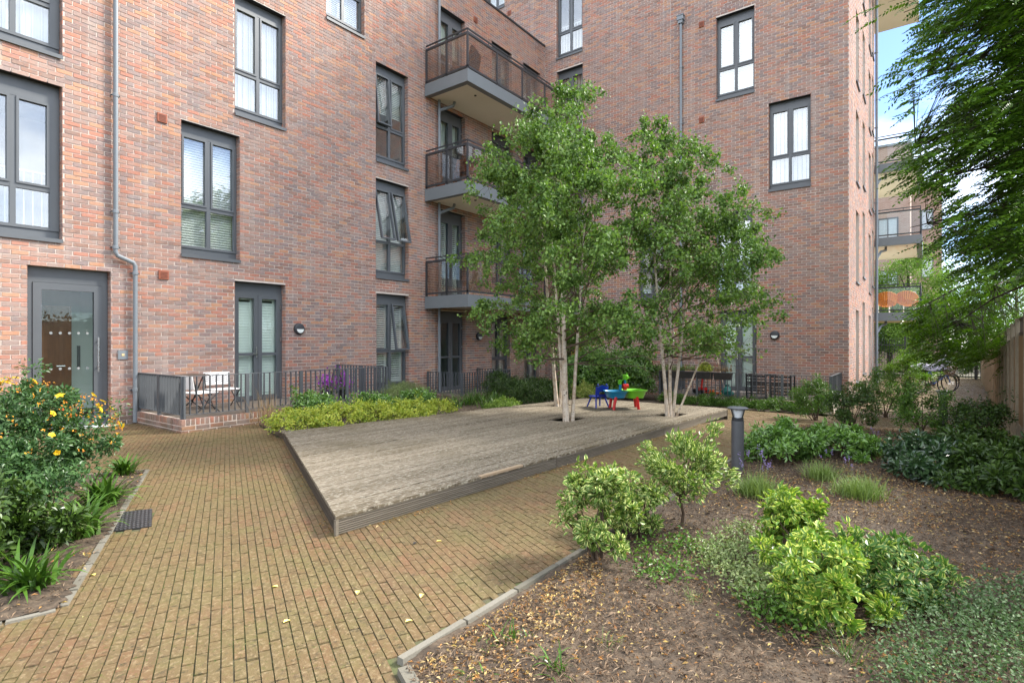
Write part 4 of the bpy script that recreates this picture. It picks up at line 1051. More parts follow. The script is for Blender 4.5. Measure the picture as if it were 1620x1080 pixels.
# ---------------- birches on the deck ----------------
def birch(label, base, stems, crown, nleaf, seed, leafL=.054, group='multi-stem birches growing through the deck'):
    """stems: list of (dx,dy, lean_x, lean_y, height, r); crown: function z -> (cx, cy, radius) world"""
    R = np.random.default_rng(seed); x, y = base
    th = thing('birch_tree', label, 'tree', (x, y, .0), group=group)
    twigs = MB(); tips = []
    for (dx, dy, lx, ly, H, r) in stems:
        pts = []; n = 12
        for i in range(n+1):
            f = i/n; wv = .035*math.sin(f*9+dx*40)*min(1, 2*f)
            pts.append(Vector((x+dx+lx*f+wv, y+dy+ly*f+wv*.6, .02+(H-.02)*f)))
        mb = MB(); mb.tube(pts, [max(.005, r*(1-.9*(i/n))+.008*max(0, 1-i*1.2)) for i in range(n+1)], 9); mb.build('trunk', MAT_BIRCH, th, smooth=True)
        nb = int(15*H/5*2.3)
        for b in range(nb):
            f = .20+.78*(b+R.uniform(0, 1))/nb; k = f*n; i = min(int(k), n-1); p = pts[i].lerp(pts[i+1], k-i)
            cx_, cy_, cr = crown(p.z+.25)
            an = R.uniform(0, 2*math.pi)
            tgt = Vector((cx_+math.cos(an)*cr*R.uniform(.75, 1.02), cy_+math.sin(an)*cr*R.uniform(.75, 1.02), 0))
            d = Vector((tgt.x-p.x, tgt.y-p.y, 0)); ln = max(d.length, .15); d = d.normalized()
            rise = ln*R.uniform(.35, .95) if f > .36 else ln*R.uniform(-.05, .4)
            q = [p, p+d*ln*.35+Vector((0, 0, rise*.5)), p+d*ln*.75+Vector((0, 0, rise*.9)), p+d*ln+Vector((0, 0, rise*.85-ln*.12))]
            r0 = max(.004, r*(1-.9*f)*.5)
            twigs.tube(q, [r0, r0*.6, r0*.35, .0025], 5, False)
            for s in range(max(4, int(ln*9))):
                g = R.uniform(.22, 1.0); gi = g*3; j = min(int(gi), 2); a = q[j].lerp(q[j+1], gi-j)
                sd_ = Vector(R.normal(0, 1, 3)); sd_.z = sd_.z*.5+.15; sd_.normalize(); tl = R.uniform(.15, .42)
                m1 = a+sd_*tl*.6; m2 = m1+sd_*tl*.35+Vector((0, 0, -tl*R.uniform(.1, .55)))
                twigs.tube([a, m1, m2], [.003, .002, .0012], 3, False); tips.append((a, m1, m2))
        tips.append((pts[-3], pts[-2], pts[-1]+Vector((0, 0, .1))))
        for s in range(10): tips.append((pts[-2], pts[-1], pts[-1]+Vector((R.normal(0, .07), R.normal(0, .07), R.uniform(.0, .12)))))
    twigs.build('branches', MAT_TWIG, th, kind=None)
    T = np.array([[tuple(a), tuple(b), tuple(c_)] for a, b, c_ in tips]); wt = R.gamma(.9, 1, len(T)); idx = R.choice(len(T), nleaf, p=wt/wt.sum()); f = R.uniform(0, 1, nleaf)[:, None]
    P = np.where(f < .5, T[idx, 0]*(1-2*f)+T[idx, 1]*2*f, T[idx, 1]*(2-2*f)+T[idx, 2]*(2*f-1)) + R.normal(0, .045, (nleaf, 3))
    kz = P[:, 2] > 1.38+.22*np.sin(P[:, 0]*5)+R.normal(0, .08, nleaf); P = P[kz]; nleaf = len(P)
    ax = R.normal(0, .8, (nleaf, 3)) + np.array([0, 0, -.75]); nr = R.normal(0, .6, (nleaf, 3)) + np.array([0, 0, .8])
    s = R.uniform(.5, 1.25, nleaf)
    V, F, uv = leaves(P, ax, nr, leafL*s, leafL*.78*s, LEAF4, .12, .15)
    leafobj('foliage', V, F, uv, LM_BIRCH, th)
    mb = MB(); mb.box(x-.3, x+.34, y-.24, y+.3, -.02, .035); mb.build('soil_pit', MAT_SOIL, th)
    return th
def prof(zs, rs, cxs, cys):
    return lambda z: (np.interp(z, zs, cxs), np.interp(z, zs, cys), np.interp(z, zs, rs))
b1, b2, b3 = BIRCH
birch('tall three-stemmed birch nearest the toy table, fullest crown of the three', b1,
      [(-.045, .0, -.12, .10, 5.75, .052), (.015, .05, -.25, .25, 4.9, .036), (.075, -.04, .28, -.20, 5.0, .034)],
      prof([1.0, 1.5, 2.6, 3.6, 4.6, 5.4, 6.1], [1.5, 2.0, 2.0, 1.75, 1.15, .62, .12], [b1[0]+.0]*3+[b1[0]-.05]*4, [b1[1]-.05]*3+[b1[1]+.05]*4), 54000, 11)
birch('shorter birch with four slim splayed stems at the right end of the deck', b2,
      [(-.06, .02, -.35, .30, 5.4, .035), (.0, .0, .0, .0, 4.6, .037), (.06, -.01, .35, -.40, 4.4, .033), (.10, -.04, 1.3, -1.1, 3.6, .02)],
      prof([1.0, 1.6, 2.4, 3.4, 4.2, 4.9, 5.6], [.8, 1.3, 1.4, 1.25, .95, .55, .1], [b2[0]+.35, b2[0]+.35, b2[0]+.3, b2[0]+.25, b2[0]+.1, b2[0]-.1, b2[0]-.3], [b2[1]-.55, b2[1]-.5, b2[1]-.45, b2[1]-.3, b2[1]-.1, b2[1]+.1, b2[1]+.28]), 33000, 23)
birch('thin leaning birch behind the others at the back edge of the deck', b3,
      [(-.03, .02, -.30, .28, 4.9, .045), (.02, .0, .3, -.1, 4.4, .03)],
      prof([1.2, 2.0, 3.0, 4.2, 5.2], [.8, 1.35, 1.4, .9, .15], [b3[0]-.3]*5, [b3[1]+.3]*5), 18000, 31)

# ---------------- overhanging pinnate tree on the right ----------------
def pinnate_tree():
    R = np.random.default_rng(5); tx, ty = 12.6, -3.3
    th = thing('robinia_tree', 'big dark tree with feathery leaves overhanging the fence from the right', 'tree', (tx, ty, -.1))
    mb = MB(); mb.tube([(tx, ty, -.2), (tx-.1, ty, 1.6), (tx-.25, ty+.1, 3.4), (tx-.2, ty+.2, 5.5), (tx-.3, ty+.3, 8)], [.24, .19, .17, .13, .07], 10); mb.build('trunk', MAT_BARK, th, smooth=True)
    left = [(-60, 1475), (0, 1470), (30, 1455), (60, 1452), (100, 1440), (118, 1395), (150, 1415), (200, 1450), (225, 1420), (245, 1392), (270, 1388), (300, 1450), (330, 1470), (355, 1420), (375, 1412), (400, 1515), (430, 1500), (460, 1490), (490, 1440), (520, 1400), (545, 1400), (560, 1440), (575, 1520), (590, 1600)]
    ly = [q[0] for q in left]; lx = [q[1] for q in left]
    br = MB(); LP = []; LA = []
    n = 0
    clusters = []
    for i in range(4300):
        py = R.uniform(-130, 575); px = R.uniform(1380, 1740); x0 = np.interp(py, ly, lx)
        if px < x0+(24 if py < 430 else 14): continue
        if px < 1560 and py < 420 and R.uniform() > .30+.7*min(1, max(0, px-x0-20)/150): continue
        # ragged gaps
        g = math.sin(px*.021+py*.034)+math.sin(px*.047-py*.026+1.3)+.6*math.sin(px*.09+py*.08)
        if g < -.45 and px < 1600 and py > 30: continue
        d = R.uniform(6.8, 10.5); 
        if py > 430: d = R.uniform(10.5, 14)
        if py > 440 and px > 1560: 
            if R.uniform() < .8: continue
        clusters.append(Vector(dp(px, d, py)))
    for i in range(230):
        py = R.uniform(440, 560); px = R.uniform(1450, 1590)
        if px > np.interp(py, ly, lx)+8 and math.sin(px*.05+py*.08)+math.sin(px*.11-py*.06) > -.7: clusters.append(Vector(dp(px, R.uniform(11, 15), py)))
    clusters.append(Vector(dp(1405, 8.5, 4))); clusters.append(Vector(dp(1425, 8.5, 0)))
    limbs = []
    for k in range(16):
        tpx = [1430, 1440, 1470, 1420, 1450, 1440, 1500, 1540, 1480, 1600, 1640, 1700, 1800, 1560, 1430, 1500][k]; tpy = [20, 130, 60, 240, 290, 360, 410, 300, 180, 100, 250, 0, 200, 460, 500, 520][k]
        e = Vector(dp(tpx, 8.6 if tpy < 430 else 12, tpy)); s = Vector((tx-.2, ty+.15, min(7.5, max(2.6, e.z-.9+R.uniform(0, .8)))))
        mid = s.lerp(e, .5)+Vector((0, 0, .5)); q = [s, s.lerp(mid, .5)+Vector((0, 0, .25)), mid, mid.lerp(e, .5)+Vector((0, 0, .12)), e]
        br.tube(q, [.06, .045, .03, .018, .006], 6, False); limbs += [q[j].lerp(q[j+1], f) for j in range(4) for f in (0, .25, .5, .75)]
    for c in clusters:
        a = min(limbs, key=lambda q: (q-c).length)
        if (a-c).length < 2.2: br.tube([a, a.lerp(c, .6)+Vector((0, 0, .08)), c], [.006, .004, .002], 3, False)
        for s in range(3):
            LP.append(tuple(c+Vector(R.normal(0, .10, 3))))
            out_ = Vector((c.x-tx, c.y-ty, 0)).normalized(); q = out_*1.0+Vector((R.normal(0, .30), R.normal(0, .30), R.uniform(-.45, .0))); LA.append(tuple(q.normalized()))
    br.build('branches', MAT_BARK, th)
    LP = np.array(LP); LA = np.array(LA); n = len(LP); K = 8
    side = norm(np.cross(LA, np.array([0, 0, 1.0])+R.normal(0, .25, (n, 3)))); upv = norm(np.cross(side, LA))
    Ps, As, Ns, Ls = [], [], [], []
    RL = R.uniform(.28, .46, n)
    for k in range(K+1):
        f = (k+.8)/(K+.8); pos = LP + LA*(RL*f)[:, None] + np.array([0, 0, -1.0])*(RL*f*f*.3)[:, None]
        for sgn in ((-1, 1) if k < K else (0,)):
            Ps.append(pos); As.append(side*sgn + LA*(.45 if sgn else 1) + np.array([0, 0, -.22]) + R.normal(0, .1, (n, 3))); Ns.append(upv + R.normal(0, .22, (n, 3))); Ls.append(R.uniform(.075, .105, n)*(1-.35*f*f))
    P = np.concatenate(Ps); L_ = np.concatenate(Ls)
    V, F, uv = leaves(P, np.concatenate(As), np.concatenate(Ns), L_, L_*.5, LEAF2, .1, .1)
    leafobj('foliage', V, F, uv, LM_TREE, th)
pinnate_tree()

# ---------------- far trees behind the gate ----------------
def far_tree(label, px, dist, H, R_, n, mat, seed, trunk=True, zc=None):
    x, y, _ = dp(px, dist); R = np.random.default_rng(seed); zg = gz(x)
    th = thing('background_tree', label, 'tree', (x, y, zg), group='trees beyond the far gate')
    mb = MB(); mb.tube([(x, y, zg-.1), (x+.1, y, H*.35), (x, y+.1, H*.75)], [.2, .15, .06], 8)
    for i in range(7):
        an = R.uniform(0, 6.28); mb.tube([(x, y, H*(.3+.05*i)), (x+math.cos(an)*R_*.5, y+math.sin(an)*R_*.5, H*(.45+.06*i))], [.06, .02], 5)
    mb.build('trunk', MAT_BARK, th)
    nc = 60; d = norm(R.normal(size=(nc, 3))); C = d*R.uniform(.4, 1, nc)[:, None]*np.array([R_, R_, H*.45]) + np.array([x, y, H*.55]); idx = R.integers(0, nc, n)
    P = C[idx]+norm(R.normal(size=(n, 3)))*(R.uniform(0, 1, n)[:, None]**.5)*R_*.3
    V, F, uv = leaves(P, R.normal(size=(n, 3)), R.normal(0, .6, (n, 3))+np.array([0, 0, .8]), R.uniform(.09, .17, n), R.uniform(.06, .1, n), LEAF2)
    leafobj('foliage', V, F, uv, mat, th)
far_tree('pale bright green tree beyond the gate behind the orange chairs', 1440, 33, 7.2, 2.5, 17000, LM_FAR, 3)
far_tree('mid green tree left of the gate below the bottom far balcony', 1408, 35, 3.4, 1.9, 9000, LM_MID, 4)
far_tree('dark green tree behind the gate at the end of the fence', 1535, 42, 6.0, 3.0, 12000, LM_MID, 5)
far_tree('leafy tree further right behind the fence top', 1610, 40, 7.5, 3.0, 9000, LM_FAR, 6)
far_tree('tree beyond the gate between the bright tree and the dark one', 1490, 47, 5.5, 3.0, 9000, LM_FAR, 8)

# ---------------- planting ----------------
G_EU = 'variegated euonymus shrubs in the right bed'
def at(px, py): q = gp(px, py); return (q[0], q[1])
crown_shrub('euonymus_shrub', 'cream-edged shrub at the kerb, nearest the deck', 'shrub', at(945, 884), (.24, .24, .60), 1900, .048, .026, LM_VARW, G_EU, nclump=28, clump=.09)
crown_shrub('euonymus_shrub', 'small cream and green shrub tucked between the kerb shrub and the standard', 'shrub', at(1012, 850), (.22, .22, .44), 1100, .045, .025, LM_VARW, G_EU, nclump=16, clump=.10)
def standard(label, px, py, H, r, n):
    x, y = at(px, py); th = thing('euonymus_standard', label, 'shrub', (x, y, 0)); R = np.random.default_rng(9)
    mb = MB(); mb.tube([(x, y, -.02), (x+.015, y-.01, .13), (x-.01, y+.01, .27), (x-.01, y, .42)], [.016, .013, .012, .009], 7)
    for i in range(10):
        an = R.uniform(0, 6.28); mb.tube([(x, y, .25), (x+math.cos(an)*r*.7, y+math.sin(an)*r*.7, .36+R.uniform(0, .2))], [.008, .003], 5)
    mb.tube([(x, y, .4), (x+.16, y-.1, .6), (x+.23, y-.17, .80)], [.005, .004, .002], 4); mb.build('trunk', MAT_TWIG, th)
    nc = 44; d = norm(R.normal(size=(nc, 3))); C = d*R.uniform(.5, 1, nc)[:, None]*np.array([r, r, .17])+np.array([x, y, .48]); C[:, 2] += .05*np.sin(C[:, 0]*9)
    C = np.concatenate([C, np.array([[x+.2, y-.14, .68], [x+.23, y-.17, .78]]), np.array([[x+r*1.05, y-r*.9, .38], [x+r*.8, y-r*.95, .42]])])
    idx = R.integers(0, len(C), n); P = C[idx]+norm(R.normal(size=(n, 3)))*(R.uniform(0, 1, n)[:, None]**.5)*.085
    V, F, uv = leaves(P, P-np.array([x, y, .38])+R.normal(0, .15, (n, 3)), R.normal(0, .5, (n, 3))+np.array([0, 0, .6]), R.uniform(.03, .055, n), R.uniform(.017, .028, n)); leafobj('foliage', V, F, uv, LM_VARW, th)
standard('cream and green shrub grown as a little tree on one bare stem', 1078, 838, .7, .30, 2400)
crown_shrub('euonymus_shrub', 'large yellow-edged shrub in the foreground, the upper left mound', 'shrub', at(1262, 895), (.27, .25, .46), 2100, .048, .026, LM_VAR, G_EU, nclump=26, clump=.095)
crown_shrub('euonymus_shrub', 'yellow-edged shrub at front centre of the bed, nearest the camera', 'shrub', at(1300, 972), (.30, .27, .38), 2500, .048, .026, LM_VAR, G_EU, nclump=26, clump=.095)
crown_shrub('euonymus_shrub', 'duller green and yellow shrub on the right of the foreground pair', 'shrub', at(1405, 945), (.30, .24, .31), 1900, .045, .024, leafmat('dull_variegated', [(.05, .12, .025), (.09, .19, .04)], .2, .36, edge=((.42, .45, .13), .66)), G_EU, nclump=34, clump=.11)
G_SH = 'loose upright shrubs at the far end of the right bed'
for (px, py, rx, h, lab) in ((1290, 665, .45, .85, 'leggy dark shrub left of the others, in front of the black chairs'), (1350, 680, .42, .75, 'leggy shrub second from the left at the end of the bed'), (1400, 660, .6, 1.15, 'tall loose shrub in front of the side wall of the right wing'),
                             (1455, 690, .5, .9, 'leggy shrub below the parked bicycles'), (1550, 700, .42, .65, 'twiggy shrub at the foot of the fence')):
    crown_shrub('privet_shrub', lab, 'shrub', at(px, py), (rx, rx*.9, h), 3600, .038, .020, LM_MID if rx > .42 else LM_DARK, G_SH, nclump=44, clump=.13)
crown_shrub('privet_shrub', 'bright yellow-green shrub by the corner pipe of the side wall', 'shrub', at(1432, 625), (.7, .7, 1.45), 3800, .05, .03, leafmat('lime_leaf', [(.10, .2, .02), (.16, .28, .03), (.08, .16, .02)], .3, .4), G_SH, nclump=40, clump=.2)
for (px, py, rx, ry, h, n, lab) in ((1240, 728, .55, .42, .42, 3000, 'glossy light green mound directly right of the grey bollard light'), (1330, 722, .5, .4, .36, 2600, 'glossy light green mound between the bollard shrub and the lavender')):
    crown_shrub('laurel_shrub', lab, 'shrub', at(px, py), (rx, ry, h), n, .062, .026, LM_GLOSS, 'glossy low shrubs beside the bollard', nclump=40, clump=.11)
for (px, py, rx, ry, h, n, lab) in ((1475, 755, .62, .5, .34, 2600, 'dark glossy low shrub right of the lavender'), (1575, 775, .6, .5, .36, 2600, 'dark glossy shrub at the right edge near the fence'), (1530, 730, .5, .5, .38, 2000, 'dark shrub behind the two dark glossy ones'), (1680, 760, .6, .5, .4, 1800, 'dark shrub half outside the right edge')):
    crown_shrub('viburnum_shrub', lab, 'shrub', at(px, py), (rx, ry, h), n, .07, .032, LM_DARK if px > 1500 else leafmat('deep_green_leaf', [(.02, .05, .02), (.04, .085, .03), (.065, .12, .045)], .15, .28, spec=.7), 'dark glossy shrubs by the fence', nclump=34, clump=.13)
for i, (px, py, r, n, lab) in enumerate(((1196, 785, .2, 700, 'lavender clump with purple flower spikes at the foot of the bollard'), (1300, 760, .16, 420, 'small lavender clump left of the bigger one in mid bed'), (1358, 788, .22, 760, 'widest lavender clump alone in the middle of the bed'), (1385, 722, .22, 620, 'lavender tuft between the two masses of glossy shrubs'))):
    x, y = at(px, py); th = thing('lavender_plant', lab, 'lavender', (x, y, 0), group='lavender clumps in the right bed')
    straps(None, None, None, (x, y), n, .26, .006, LM_LAV, parent=th, r0=r*.42, seed=40+i, curl=.45, ns=3)
    R = np.random.default_rng(i); k = 14 if i == 0 else 3
    mb = MB(); tp = []
    for q in range(k):
        an = R.uniform(0, 6.28); rr_ = R.uniform(.05, r*1.1); h = R.uniform(.28, .46 if i == 0 else .36); e = (x+math.cos(an)*rr_, y+math.sin(an)*rr_, h); mb.tube([(x+math.cos(an)*rr_*.4, y+math.sin(an)*rr_*.4, .05), e], [.0015, .001], 3, False); tp.append(e)
    mb.build('flower_stems', LM_LAV, th, kind='stuff')
    P = np.repeat(np.array(tp), 14, 0)+R.normal(0, 1, (len(tp)*14, 3))*np.array([.006, .006, .017]); n_ = len(P)
    V, F, uv = leaves(P, R.normal(size=(n_, 3)), R.normal(size=(n_, 3)), .012, .008, LEAF2); leafobj('flowers', V, F, uv, LM_LAVF, th, 'stuff')
def mat_patch(name, label, cat, poly_px, n, L, Wd, mat, h, seed, kind=None, clump=.06, group=None, zb=0.0, mats=None):
    Pw = [at(*q) for q in poly_px]; R = np.random.default_rng(seed); xs = [q[0] for q in Pw]; ys = [q[1] for q in Pw]
    C = []
    area = 0
    while len(C) < max(12, n//26):
        x, y = R.uniform(min(xs), max(xs)), R.uniform(min(ys), max(ys))
        if inpoly(Pw, [x], [y])[0]: C.append((x, y, gz(x)+zb+h*R.uniform(.25, 1)))
    C = np.array(C); idx = R.integers(0, len(C), n); P = C[idx]+R.normal(0, clump, (n, 3))*np.array([1, 1, .5]); P[:, 2] = np.maximum(P[:, 2], gzv(P[:, 0])+zb*.5+.015)
    cxy = np.array([np.mean(xs), np.mean(ys)]); o = thing(name, label, cat, (cxy[0], cxy[1], gz(cxy[0])), group=group)
    V, F, uv = leaves(P, R.normal(0, 1, (n, 3))*np.array([1, 1, .6])+np.array([0, 0, .35]), R.normal(0, .5, (n, 3))+np.array([0, 0, .9]), L*R.uniform(.6, 1.2, n), Wd*R.uniform(.6, 1.2, n)); 
    f = leafobj('foliage', V, F, uv, mat, o)
    mb = MB()
    for i in range(min(40, len(C))):
        c_ = C[i]; mb.tube([(c_[0]+R.normal(0, .03), c_[1]+R.normal(0, .03), gz(c_[0])), tuple(c_)], [.004, .002], 4, False)
    mb.build('stems', MAT_TWIG, o, kind='stuff'); return o
mat_patch('ground_cover', 'silvery grey-green ground cover left of the foreground shrubs', 'ground cover', [(1110, 880), (1180, 845), (1250, 900), (1260, 985), (1180, 965), (1120, 920)], 3600, .026, .014, LM_SILVER, .13, 51, clump=.05)
mat_patch('ground_cover', 'silvery ground cover filling the bottom right corner', 'ground cover', [(1420, 1010), (1500, 960), (1600, 945), (1750, 960), (1750, 1100), (1380, 1120)], 7000, .021, .012, leafmat('corner_silver_leaf', [(.04, .085, .025), (.07, .13, .04), (.18, .24, .13), (.05, .10, .03)], .2, .6, spec=.2), .16, 52, clump=.055)
mat_patch('ground_cover', 'sparse green weeds around the foot of the little standard shrub', 'ground cover', [(990, 880), (1080, 850), (1120, 880), (1080, 940), (990, 920)], 900, .03, .018, LM_MID, .07, 53)
mat_patch('ground_cover', 'green weeds under the front of the yellow-edged shrub', 'ground cover', [(1180, 950), (1280, 980), (1290, 1010), (1200, 990)], 900, .03, .018, LM_MID, .1, 54)
for i, (px, py, nb, L, lab) in enumerate(((800, 1018, 26, .13, 'small tuft of green blades at the left front of the bed'), (765, 1030, 12, .1, 'tiny tuft left of the small tuft near the kerb'), (875, 1065, 30, .17, 'dark strappy tuft near the bottom edge'), (745, 1078, 22, .1, 'tuft of blades cut by the bottom edge near the kerb'),
                                     (965, 1022, 34, .09, 'fine pale grass tuft in bare soil'), (1090, 950, 40, .1, 'fine grass tuft beside the silvery ground cover'), (1345, 1050, 46, .24, 'thin grass under the overhanging yellow-edged shrub'), (830, 1012, 16, .1, 'little tuft right of the small front tuft'))):
    straps('grass_tuft', lab, 'grass tuft', at(px, py), nb, L, .009 if 'fine' not in lab and 'thin' not in lab else .003, LM_STRAP if 'fine' not in lab else LM_LAV, 'grass tufts in the front soil', r0=.03, seed=60+i)
# left bed
for i, (px, py, nb, L, lab) in enumerate(((48, 935, 75, .36, 'agapanthus clump nearest the camera, at the bottom left'), (130, 852, 100, .42, 'agapanthus clump touching the black drain cover'), (165, 800, 95, .40, 'agapanthus clump behind the drain cover'), (196, 752, 60, .36, 'farthest and smallest agapanthus clump at the kerb end'))):
    straps('agapanthus_plant', lab, 'agapanthus', at(px, py), int(nb*1.2), L, .030, LM_STRAP, 'agapanthus clumps along the left kerb', r0=.04, seed=80+i)
x, y = dp(12, 4.85)[:2]
hy = crown_shrub('hypericum_shrub', 'big shrub full of yellow and orange flowers by the entrance door', 'shrub', (x, y), (.74, .80, 1.06), 12500, .042, .021, leafmat('hypericum_leaf', [(.035, .085, .025), (.06, .13, .04), (.10, .18, .06)], .22, .36), nclump=110, clump=.17)
crown_shrub('hypericum_shrub', 'lower sprawling part of the flower bed, left of the drain cover', 'shrub', dp(-30, 4.5)[:2], (.55, .6, .68), 6000, .042, .021, bpy.data.materials['hypericum_leaf'], nclump=60, clump=.15)
R = np.random.default_rng(77)
def on_dome(n, x, y, rx, ry, h, lo=.25):
    d = norm(R.normal(size=(n, 3))); d[:, 2] = np.abs(d[:, 2])*.9+lo*.3; d = norm(d); return np.stack([x+d[:, 0]*rx, y+d[:, 1]*ry, .5*h+d[:, 2]*h*.56], -1), d
Pf, Df = on_dome(52, x, y, .84, .90, 1.10)
for i in range(52):
    c_ = Pf[i]; k = 5; an = np.arange(k)*2*np.pi/k; nn = norm(Df[i]+R.normal(0, .3, 3)); a1 = norm(np.cross(nn, [0, 0, 1.0])); a2 = np.cross(nn, a1)
    rad_ = a1[None]*np.cos(an)[:, None]+a2[None]*np.sin(an)[:, None]; V, F, uv = leaves(np.repeat(c_[None], k, 0), rad_+nn*.25, np.repeat(nn[None], k, 0), R.uniform(.026, .04), .03, LEAF4)
    leafobj('flower', V, F, uv, LM_YFLOWER, hy)
Pf, Df = on_dome(200, x, y, .82, .88, 1.08); Pq = np.repeat(Pf, 5, 0)+R.normal(0, .012, (1000, 3)); V, F, uv = leaves(Pq, R.normal(size=(1000, 3)), R.normal(size=(1000, 3)), .022, .012, LEAF2); leafobj('seed_pods', V, F, uv, LM_OFLOWER, hy)
crown_shrub('low_shrub', 'dark leafy shrub in shade at the left edge below the flowers', 'shrub', (.58, 4.85), (.55, .5, .62), 4200, .055, .03, LM_DARK, nclump=34, clump=.13)
straps('fine_grass', 'fine silvery grass spilling from the flowering shrub', 'grass', (1.05, 5.1), 160, .55, .004, LM_SILVER, r0=.1, seed=90, erect=.9)
# middle bed
def hedge_run(name, cat, specs, mat, L, Wd, group, nper, clump=.13, stem=True, tpl=LEAF4):
    for (x, y, rx, ry, h, lab) in specs: crown_shrub(name, lab, cat, (x, y), (rx, ry, h), int(nper*rx*ry/.12), L, Wd, mat, group, nclump=int(30*rx*ry/.12)+8, clump=clump, stem=stem, tpl=tpl)
hedge_run('golden_euonymus', 'shrub', [(4.95, 8.0, .44, .40, .42, 'golden low shrub at the left end of the deck hedge'), (5.6, 7.85, .46, .42, .40, 'golden low shrub second along the deck hedge'), (6.3, 7.68, .46, .42, .42, 'golden shrub third along the deck hedge'),
      (7.0, 7.52, .46, .42, .42, 'golden shrub fourth along the deck hedge'), (7.6, 7.38, .36, .34, .34, 'golden shrub at the right end of the deck hedge')], LM_GOLD, .036, .020, 'golden low shrubs spilling onto the deck', 1800, clump=.10)
crown_shrub('golden_euonymus', 'golden patch apart from the hedge, near the dark shrubs', 'shrub', (9.15, 7.1), (.48, .32, .28), 2000, .036, .02, leafmat('gold_green_leaf', [(.12, .22, .03), (.24, .33, .06)], .2, .4), 'golden low shrubs spilling onto the deck', nclump=30, clump=.1)
hedge_run('green_shrub', 'shrub', [(5.7, 8.75, .45, .4, .55, 'light green shrub with round leaves behind the golden hedge'), (6.9, 8.55, .5, .45, .42, 'bright green shrub in front of the purple flowers'), (8.0, 8.5, .5, .45, .42, 'grey-green shrub in front of the shuttered window')], LM_GLOSS, .05, .03, 'mid-height shrubs behind the golden hedge', 1500)
hedge_run('rosemary_shrub', 'shrub', [(8.7, 9.6, .55, .5, .55, 'feathery grey-green shrub against the left wall'), (7.9, 9.0, .4, .4, .5, 'feathery shrub at the right corner of the left terrace')], LM_SILVER, .035, .008, 'feathery shrubs by the wall', 2600, tpl=LEAF2)
for i, (x, y, lab) in enumerate(((8.9, 8.3, 'strappy clump in the middle bed, leftmost of the row'), (9.6, 8.4, 'strappy clump second of the middle bed row'), (10.2, 8.0, 'strappy clump third of the middle bed row'), (9.5, 7.7, 'strappy clump just behind the golden patch'), (10.5, 8.9, 'strappy clump nearest the low terrace railing'))):
    straps('liriope_plant', lab, 'strappy plant', (x, y), 90, .5, .018, LM_STRAP, 'strappy plants in the middle bed', r0=.12, seed=100+i)
hedge_run('yew_shrub', 'shrub', [(10.7, 7.5, .55, .5, .55, 'dark shrub behind the thin birch, left part'), (11.5, 7.9, .6, .5, .60, 'dark shrub behind the thin birch, right part'), (11.6, 9.0, .6, .5, .72, 'dark shrub in front of the low terrace railing'), (12.6, 9.3, .5, .5, .55, 'dark shrub before the shaded window under the balconies'), (12.9, 8.2, .6, .5, .5, 'dark low shrub near the timber entrance')], LM_DARK, .045, .02, 'dark shrubs by the shaded terrace', 1500)
x, y = at(452, 690); y = 9.2; x = 5.35
straps('dry_plant', 'brown dried-out stalks in front of the left terrace railing', 'dry plant', (5.2, 9.15), 150, .75, .006, LM_STRAW, r0=.12, seed=120, curl=.25)
straps('dry_plant', 'dried grass stalks before the green-curtained window', 'dry plant', (12.9, 9.9), 60, .9, .008, LM_STRAW, r0=.1, seed=121, curl=.7)
# big shrubs behind the deck
hedge_run('laurel_bush', 'shrub', [(15.1, 8.2, .95, .95, 1.45, 'big glossy bush behind the deck, left half behind the blue chair'), (15.2, 7.0, .85, .75, 1.5, 'big glossy bush behind the deck, right half next to the planters')], LM_GLOSS, .075, .034, 'big rounded bushes between the two terraces', 2000, clump=.2)
hedge_run('golden_euonymus', 'shrub', [(13.9, 7.9, .5, .4, .38, 'yellowish low shrub behind the blue toy chair')], leafmat('pale_gold_leaf', [(.24, .32, .05), (.42, .42, .12), (.15, .26, .04)], .2, .4), .05, .028, None, 1200, clump=.12)
hedge_run('creeping_shrub', 'shrub', [(14.9, 5.6, .4, .45, .26, 'creeping green shrub at the foot of the brick plinth, first from the left'), (14.85, 4.8, .4, .5, .24, 'creeping green shrub along the plinth, second from the left'), (14.85, 3.9, .4, .5, .26, 'creeping green shrub along the plinth, third from the left'), (14.85, 3.0, .4, .5, .27, 'creeping green shrub below the black chairs'), (14.85, 2.2, .4, .4, .27, 'creeping green shrub at the right end of the plinth')], LM_MID, .04, .022, 'creeping shrubs under the right terrace', 1700, clump=.10, stem=False)
hedge_run('gate_shrub', 'shrub', [(36.5, .3, .9, .8, 1.3, 'shrub behind the parked bicycles near the gate'), (41, -2.3, 1.0, 1.0, 1.8, 'rounded green shrub seen through the gate bars')], LM_MID, .10, .06, 'shrubs near the far gate', 500, clump=.3)

# ---------------- leaf litter, chips, fallen leaves ----------------
LM_STRAWL = leafmat('straw_chip', [(.30, .20, .12), (.22, .14, .08), (.42, .32, .22), (.16, .09, .05)], 0, .8)
def litter(name, P, n, L, m, seed, z0=.02, bias=None, zr=.012):
    R = np.random.default_rng(seed); xs = [q[0] for q in P]; ys = [q[1] for q in P]; X = R.uniform(min(xs), max(xs), n*3); Y = R.uniform(min(ys), max(ys), n*3)
    k = inpoly(P, X, Y)
    if bias is not None: k &= R.uniform(0, 1, len(X)) < bias(X, Y)
    X, Y = X[k][:n], Y[k][:n]; n = len(X); Q = np.stack([X, Y, gzv(X)+z0+R.uniform(0, zr, n)], -1); s = R.uniform(.5, 1.3, n)
    V, F, uv = leaves(Q, R.normal(0, 1, (n, 3))*np.array([1, 1, .25]), R.normal(0, .35, (n, 3))+np.array([0, 0, 1.0]), L*s, L*s*R.uniform(.3, .55, n)*(.22 if 'straw' in name else 1), LEAF2, .3, .2)
    o = leafobj(name, V, F, uv, m, None, 'stuff'); return o
